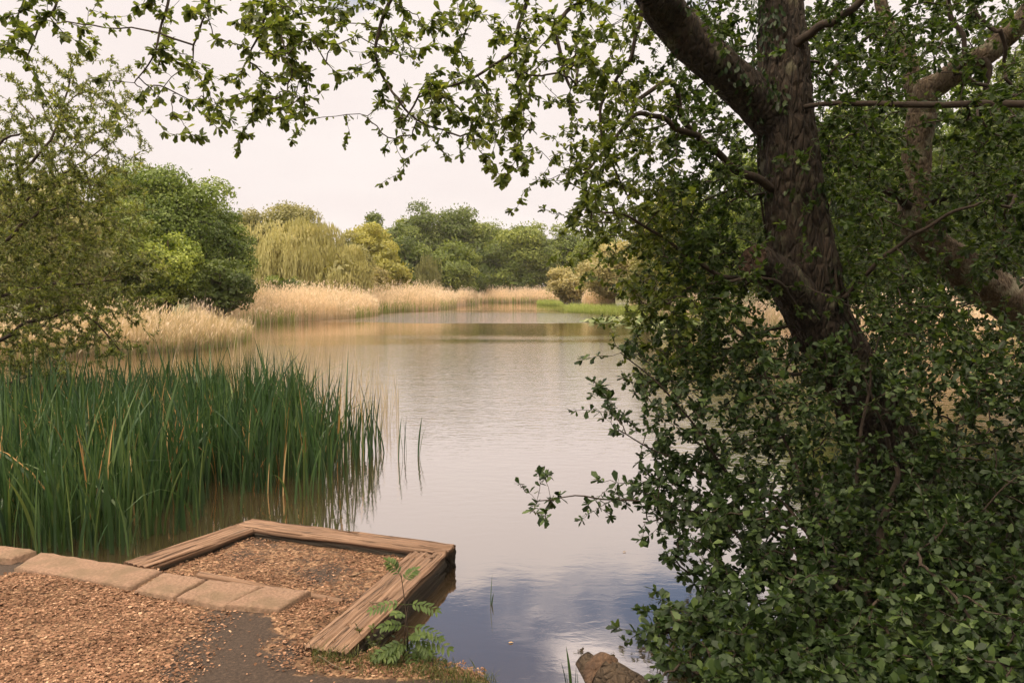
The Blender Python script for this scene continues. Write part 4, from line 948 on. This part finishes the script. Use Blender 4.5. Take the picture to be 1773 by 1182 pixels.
# yellow-flag iris stand at left
def iris():
    front = [(-260, 935), (0, 952), (110, 968), (225, 962), (262, 930), (330, 922), (392, 896), (440, 880), (560, 868), (610, 838), (650, 806), (692, 792)]
    back = [(660, 762), (560, 742), (400, 735), (200, 738), (0, 742), (-300, 740)]
    poly = np.array([W2(*p) for p in front + back])
    n = 10500; q = inpoly(poly, n)
    keep = (clumpnoise(np.c_[q, 0 * q[:, 0]], 2.3, 41) > -.75 + .45 * (q[:, 0] > -3)); q = q[keep]; n = len(q)
    q = q[(R.random(n) < np.clip(-sdf(q, poly) / .8, .08, 1)) | (q[:, 0] < -2.6)]; n = len(q)
    u = clumpnoise(np.c_[q, 0 * q[:, 0]], 1.1, 43)
    edge = np.clip(-sdf(q, poly) / .5, 0, 1)
    H = (.81 + .10 * u + R.normal(0, .20, n)) * (.72 + .28 * edge) * np.interp(q[:, 0], [-4, -2, -1.2], [1.0, .98, .70]) * np.interp(q[:, 1], [5.6, 7.5, 9.5], [.94, 1.0, 1.06])
    H = H.clip(.2, 1.4)
    lean = R.normal(0, .12, (n, 2)); big = R.random(n) < .14; lean[big] *= 3.0
    mb = MB(); tt = np.clip(.42 + .12 * u + R.normal(0, .2, n), 0, 1)
    ribbons(mb, np.c_[q, np.full(n, -.12)], H + .1, lean, R.uniform(.011, .030, n), 7, tt, tipw=.04)
    o = link('iris_bed', mb.mesh('iris_bed', M['iris'], True)); tag(o, 'dense stand of tall green iris blades in shallow water at left', 'irises', kind='stuff')
    q = q[sdf(q, poly) < -.3]
    mb = MB(); n = 750; k = R.integers(0, len(q), n); b = np.c_[q[k], np.full(n, -.08)] + R.normal(0, .04, (n, 3)) * (1, 1, 0)
    ln = R.normal(0, .2, (n, 2)); ln[::9] *= 2
    ribbons(mb, b, R.uniform(.25, 1.05, n), ln, R.uniform(.008, .018, n), 5, R.random(n))
    tag(link('dead_stems', mb.mesh('dead_stems', M['deadstem'])), 'orange brown dead leaves and stems among the green irises', 'dead leaves', kind='stuff')
iris()
def shoot(label, blades, group='lone iris shoots'):
    b0 = G(*blades[0][:2], 0.0); mb = MB()
    for (x0, y0, x1, y1, w) in blades:
        b = G(x0, y0, 0.0); tp = P(x1, y1, b[1] + R.normal(0, .05)); H = tp[2] + .08
        ribbons(mb, (b + (0, 0, -.08))[None], np.array([H]), np.array([[(tp[0] - b[0]) / H, .05]]), np.array([w]), 7, np.clip(R.normal(.4, .15, 1), 0, 1), tipw=.05)
    mb.shift(b0); o = link('iris_shoot', mb.mesh('iris_shoot', M['iris']), loc=tuple(b0)); tag(o, label, 'water plant', group)
shoot('lone tall two bladed iris shoot standing off the right end of the stand', [(724, 790, 731, 720, .02), (726, 790, 737, 737, .014)])
shoot('small iris shoot alone in open water right of the timber corner', [(849, 1046, 852, 1000, .016), (847, 1044, 833, 1041, .008), (850, 1046, 855, 1022, .01)])
shoot('cluster of short iris blades just left of the log in bottom foreground', [(984, 1200, 972, 1152, .012), (990, 1202, 983, 1136, .016), (996, 1204, 996, 1138, .012), (1002, 1206, 1000, 1165, .010), (988, 1205, 979, 1160, .01)])
shoot('thin leaning iris blades between the stand and the lone tall shoot', [(700, 785, 703, 722, .015), (704, 784, 697, 718, .012), (690, 796, 694, 722, .02), (698, 790, 690, 735, .012)])

# lily pads
def lily():
    poly = np.array([W2(1003, 556), W2(1100, 570), W2(1200, 573), W2(1260, 566), W2(1200, 553), W2(1060, 549)]); n = 2600; q = inpoly(poly, n)
    keep = clumpnoise(np.c_[q, 0 * q[:, 0]], .5, 51) > -.35; q = q[keep]; n = len(q); a = R.uniform(0, 6.28, n)
    mb = MB(); k = 8; th = np.linspace(.25, 6.03, k); r = R.uniform(.10, .19, n)
    tilt = R.normal(0, .10, (n, 2)); raised = R.random(n) < .35; tilt[raised] *= 5
    loc = np.stack([np.cos(th[None] + a[:, None]), np.sin(th[None] + a[:, None])], -1) * r[:, None, None]
    zz_ = (loc * tilt[:, None]).sum(-1) + .012 + raised[:, None] * .08 * R.random((n, 1))
    V = np.concatenate([np.concatenate([q, zz_.mean(1)[:, None]], 1)[:, None], np.concatenate([loc + q[:, None], zz_[..., None]], -1)], 1)
    V[..., 2] = np.maximum(V[..., 2], .004); tri = np.stack([np.zeros(k - 1, int), np.arange(1, k), np.arange(2, k + 1)], 1)
    mb.add(V.reshape(-1, 3), (tri[None] + (np.arange(n) * (k + 1))[:, None, None]).reshape(-1, 3), np.repeat(R.random(n), k + 1))
    tag(link('lily_pads', mb.mesh('lily_pads', M['lily'])), 'raft of floating lily pads off the right shore', 'lily pads', kind='stuff')
lily()

# ------------------------------------------------------------------ foreground details
def log():
    c = G(1043, 1160, .20); t = thing('log', 'short sawn log lying at the water edge in the bottom foreground', 'log', tuple(c))
    pts = [P(1043, 1165, 3.42), P(1075, 1190, 3.36), P(1140, 1245, 3.25), P(1220, 1320, 3.1)]
    V, Fl = thick_tube(polyline(pts, 30), np.interp(np.linspace(0, 1, 30), [0, .2, 1], [.085, .10, .12]), 36, .05, 4)
    link('bark', make_mesh('bark', V - c, Fl, M['logbark'], None, True), t)
    V, Fl = thick_tube(polyline([P(1010, 1140, 3.56), P(1030, 1165, 3.50), P(1060, 1215, 3.4)], 16), np.linspace(.045, .09, 16), 24, .05, 6)
    link('root', make_mesh('root', V - c, Fl, M['logbark'], None, True), t)
    ax = unit(pts[0] - pts[1]); ax = unit(ax + np.array([-.1, -.9, .35])); A = unit(np.cross(ax, (0, 0, 1.))); B = np.cross(ax, A); k = 30; rings = []
    for r in (.088, .08, .05, .025, .004):
        th = np.arange(k) * 2 * np.pi / k; rings.append(pts[0] + ax * (.03 + (.012 if r < .085 else -.05)) + ax * R.normal(0, .002, (k, 1)) + (A * np.cos(th)[:, None] + B * np.sin(th)[:, None]) * r * (1 + .05 * np.sin(3 * th)[:, None]))
    V = np.concatenate(rings); i = np.arange(4)[:, None]; j = np.arange(k)[None]; q = np.stack([i * k + j, i * k + (j + 1) % k, (i + 1) * k + (j + 1) % k, (i + 1) * k + j], -1).reshape(-1, 4)
    link('sawn_face', make_mesh('sawn_face', V - c, q, M['cut'], None, True), t)
log()
def sapling():
    b = G(705, 1150, .02); t = thing('rowan_sapling', 'young sapling with feathered pinnate leaves beside the cracked sleeper', 'sapling', tuple(b))
    stem = polyline([b, P(706, 1100, 3.62), P(703, 1060, 3.66), P(698, 1020, 3.68), P(694, 992, 3.68)], 24)
    mb = MB(); tubes(mb, stem[None], np.linspace(.0055, .0018, 24)[None], 7)
    tubes(mb, polyline([b, P(700, 1100, 3.58), P(708, 1040, 3.6)], 24)[None], np.linspace(.004, .0015, 24)[None], 6); mb.shift(b); link('stem', mb.mesh('stem', M['twig'], True), t)
    specs = [(22, -18, 40, .0), (21, 14, 22, .3), (17, -46, 6, -.15), (17, 44, 2, -.05), (13, 46, -4, -.15), (13, -34, 14, -.2), (10, 58, 4, -.25), (10, -62, -30, -.1), (8, -50, -20, -.3), (8, 40, -40, -.35),
             (5, 44, -40, -.3), (5, -48, -46, -.2), (11, 20, 20, -.5), (9, -20, -10, -.55), (6, -10, -34, -.6), (15, -14, 20, -.5), (4, 24, -60, -.2), (3, -34, -40, -.3), (7, 50, -16, .1), (9, -44, -8, -.4), (12, 30, -16, -.4), (6, 36, 10, -.5), (7, -30, 8, -.7), (4, -20, -20, -.6), (8, 12, -30, -.7), (10, -30, -34, -.4)]
    for i, dx, dy, dyy in specs:
        s = stem[i]; d_ = np.array([dx / F * 3.6 * 1.25, dyy * .12, dy / F * 3.6 * 1.0]); L = np.linalg.norm(d_)
        if L < .09: d_ = d_ / L * .10; L = .10
        u = np.linspace(0, 1, 9)[:, None]; rch = s + d_ * u + np.array([0, 0, -.35 * L]) * u ** 2 + np.array([0, 0, .15 * L]) * u
        mb = MB(); tubes(mb, rch[None], np.linspace(.0016, .0008, 9)[None], 4)
        T = unit(np.gradient(rch, axis=0)); side = unit(np.cross(T, np.array([0, -.35, 1.]))); idx = np.arange(2, 9)
        for sg in (-1, 1):
            n = len(idx); leaves(mb, rch[idx], T[idx] * .55 + side[idx] * sg + R.normal(0, .06, (n, 3)) + (0, 0, -.2), unit(np.array([0, -.4, 1.]) + R.normal(0, .15, (n, 3))), .050 * np.interp(idx, [2, 5, 8], [.8, 1, .75]) * (L / .13) ** .5, 'willow', np.clip(R.normal(.5, .2, n), 0, 1))
        leaves(mb, rch[-1:], T[-1:], np.array([[0, -.3, 1.]]), .036, 'oval', .6)
        mb.shift(b); link('leaf', mb.mesh('leaf', M['rowan']), t)
sapling()
def bank_green():
    mb = MB(); n = 2600
    px = R.uniform(540, 860, n); line = np.interp(px, [540, 640, 720, 800, 860], [1145, 1150, 1165, 1182, 1200]); py = line + R.normal(6, 12, n) + 6
    b = np.array([G(a, c, .06) for a, c in zip(px, py)]); z = gridval(Z, b[:, :2]); keep = (z > -.03) & (clumpnoise(b, 9, 61) > -.35); b = b[keep]; b[:, 2] = z[keep]; n = len(b)
    ribbons(mb, b, R.gamma(3, .009, n) + .01, R.normal(0, .5, (n, 2)), R.uniform(.0016, .0035, n), 4, R.random(n), tipw=.1)
    tag(link('grass', mb.mesh('grass', M['grass'])), 'short tufty grass along the muddy water edge in the foreground', 'grass', kind='stuff')
    # small broad-leaved weeds under the sapling
    for i, (lab, x, y, nl, sz, hh) in enumerate([('low leafy weed against the near end of the cracked sleeper', 640, 1128, 60, .026, .10), ('dark leaved weed at the base of the sapling', 702, 1150, 70, .028, .11),
                                   ('small weed at bank edge just right of the sapling', 750, 1165, 34, .022, .06), ('little nettle in grass at left of the leafy weeds', 590, 1130, 30, .02, .05)]):
        c = G(x, y, .06); t = thing('weed', lab, 'weed', tuple(c), 'weeds on the bank'); mb = MB(); tips = c + np.stack([R.normal(0, .05, 12), R.normal(0, .04, 12), R.uniform(.3, 1.2, 12) * hh], 1)
        u = np.linspace(0, 1, 6)[None, :, None]; ps = c + (tips[:, None] - c) * u + R.normal(0, .003, (12, 6, 3)); tubes(mb, ps, np.full((12, 6), .0014), 4); mb.shift(c); link('stem', mb.mesh('stem', M['twig']), t)
        lb = MB(); dress(lb, ps, nl // 10, sz, 'oval', .9, (.45, .2), .3, .1, 4); lb.shift(c); link('leaves', lb.mesh('leaves', M['grass' if i != 1 else 'shrub']), t)
    for lab, pts, r in [('thin looping bare root lying on trodden soil in the foreground', [(540, 1133), (552, 1150), (585, 1168), (620, 1172)], .004), ('short dark twig lying on chips inside the timber bay', [(604, 996), (630, 990), (656, 988)], .004),
                        ('broken stick lying across the cracked sleeper', [(640, 1042), (660, 1043), (680, 1042)], .004), ('bare forked twig standing at the bank edge', [(795, 1182), (793, 1165), (800, 1155)], .0025), ('upright bare stalk standing behind the grass edge', [(728, 1160), (725, 1130), (724, 1112)], .002)]:
        flat = 'standing' not in lab
        if flat:
            pp = np.array([G(a, c, TOP + .008 if 'sleeper' in lab else .1) for a, c in pts]); 
            if 'sleeper' not in lab: pp[:, 2] = gridval(Z, pp[:, :2]) + .012
        else:
            b0 = G(*pts[0], .03); pp = np.array([b0] + [P(a, c, b0[1]) for a, c in pts[1:]])
        V, Fl = thick_tube(wiggle(polyline(pp, 20), .003, 5), np.linspace(r, r * .5, 20), 8, .02, 2); c = pp[0]
        o = link('twig', make_mesh('twig', V - c, Fl, M['pale_twig'], None, True), loc=tuple(c)); tag(o, lab, 'twig')
    # floating leaves
    for lab, x, y in [('tiny fallen leaf floating on the blue water near the bottom', 880, 1112), ('fallen leaf floating halfway between timber corner and bush', 1078, 955)]:
        c = G(x, y, .004); mb = MB(); leaves(mb, np.zeros((1, 3)), np.array([[1, .3, 0.]]), np.array([[0, 0, 1.]]), .03, 'oval', .8)
        o = link('floating_leaf', mb.mesh('floating_leaf', M['deadstem']), loc=tuple(c)); tag(o, lab, 'leaf', 'floating leaves')
bank_green()
def undergrowth():
    mb = MB(); n = 90000; q = np.stack([R.uniform(.7, 8.5, n), 2.5 + 4.9 * R.random(n) ** 1.5], 1); z = gridval(Z, q); dd = gridval(d, q)
    keep = (dd < -.03) & (z > 0) & (q[:, 0] > .9) & (np.hypot(q[:, 0] - TR[8][0], q[:, 1] - TR[8][1]) > .35); q = q[keep]; z = z[keep]; n = len(q)
    h = R.random(n) ** 1.4 * (.22 + .16 * clumpnoise(np.c_[q, z], 2, 71)).clip(.04, .6) + .01
    leaves(mb, np.c_[q, z + h], unit(rdir(n) + (0, 0, -.1)), unit(rdir(n) * .7 + (0, 0, 1)), R.uniform(.6, 1.3, n) * np.interp(q[:, 1], [2.5, 3.5, 7], [.022, .03, .055]), 'oval', R.random(n))
    m = 900; k = R.integers(0, n, m); ribbons(mb, np.c_[q[k], z[k] - .02], R.uniform(.1, .45, m), R.normal(0, .3, (m, 2)), R.uniform(.003, .006, m), 4, R.random(m))
    tag(link('undergrowth', mb.mesh('undergrowth', M['ivy'])), 'dark leafy ground cover under the big tree at lower right', 'undergrowth', kind='stuff')
undergrowth()
# unseen trees added behind and right of the camera to shade the right bank
for lab, x, y, H, half, sd in [('unseen tree added just outside the right border to shade the bank', 11.5, 1.5, 9.5, 4.2, 61), ('unseen tree added for shade behind the viewpoint on the right hand side', 6.5, -6.5, 10.5, 4.6, 62), ('unseen tree added for shade directly behind the viewpoint by the path', 0.5, -9.5, 10, 3.8, 63)]:
    t = thing('added_shade_tree', lab, 'tree', (x, y, .2)); cs, rs = crown_clumps(sd, half, half, H * .48, 46, 1.0, 1.9, -1); cs = cs + np.array([0, 0, H * .52]); mb = MB()
    clump_foliage(mb, cs, rs, .22, .6, .4); link('crown', mb.mesh('crown', M['oak']), t); mb = MB(); trunk_mesh(mb, H * .6, H * .7, .22, sd, 8, 2.2); link('trunk', mb.mesh('trunk', M['bark'], True), t)

def haze():
    import bmesh
    bm = bmesh.new(); bmesh.ops.create_cube(bm, size=1); me = bpy.data.meshes.new('haze'); bm.to_mesh(me); bm.free()
    m = bpy.data.materials.new('air'); m.use_nodes = True; n = m.node_tree; n.nodes.clear(); o = n.nodes.new('ShaderNodeOutputMaterial'); v = n.nodes.new('ShaderNodeVolumePrincipled')
    v.inputs['Density'].default_value = .0002; v.inputs['Color'].default_value = (1, .95, .9, 1); n.links.new(v.outputs[0], o.inputs['Volume']); me.materials.append(m)
    o = link('haze', me, loc=(0, 85, 9)); o.scale = (1900, 1300, 24); o['kind'] = 'stuff'; o['label'] = 'thin pale haze over the pond'
if HAZE: haze()
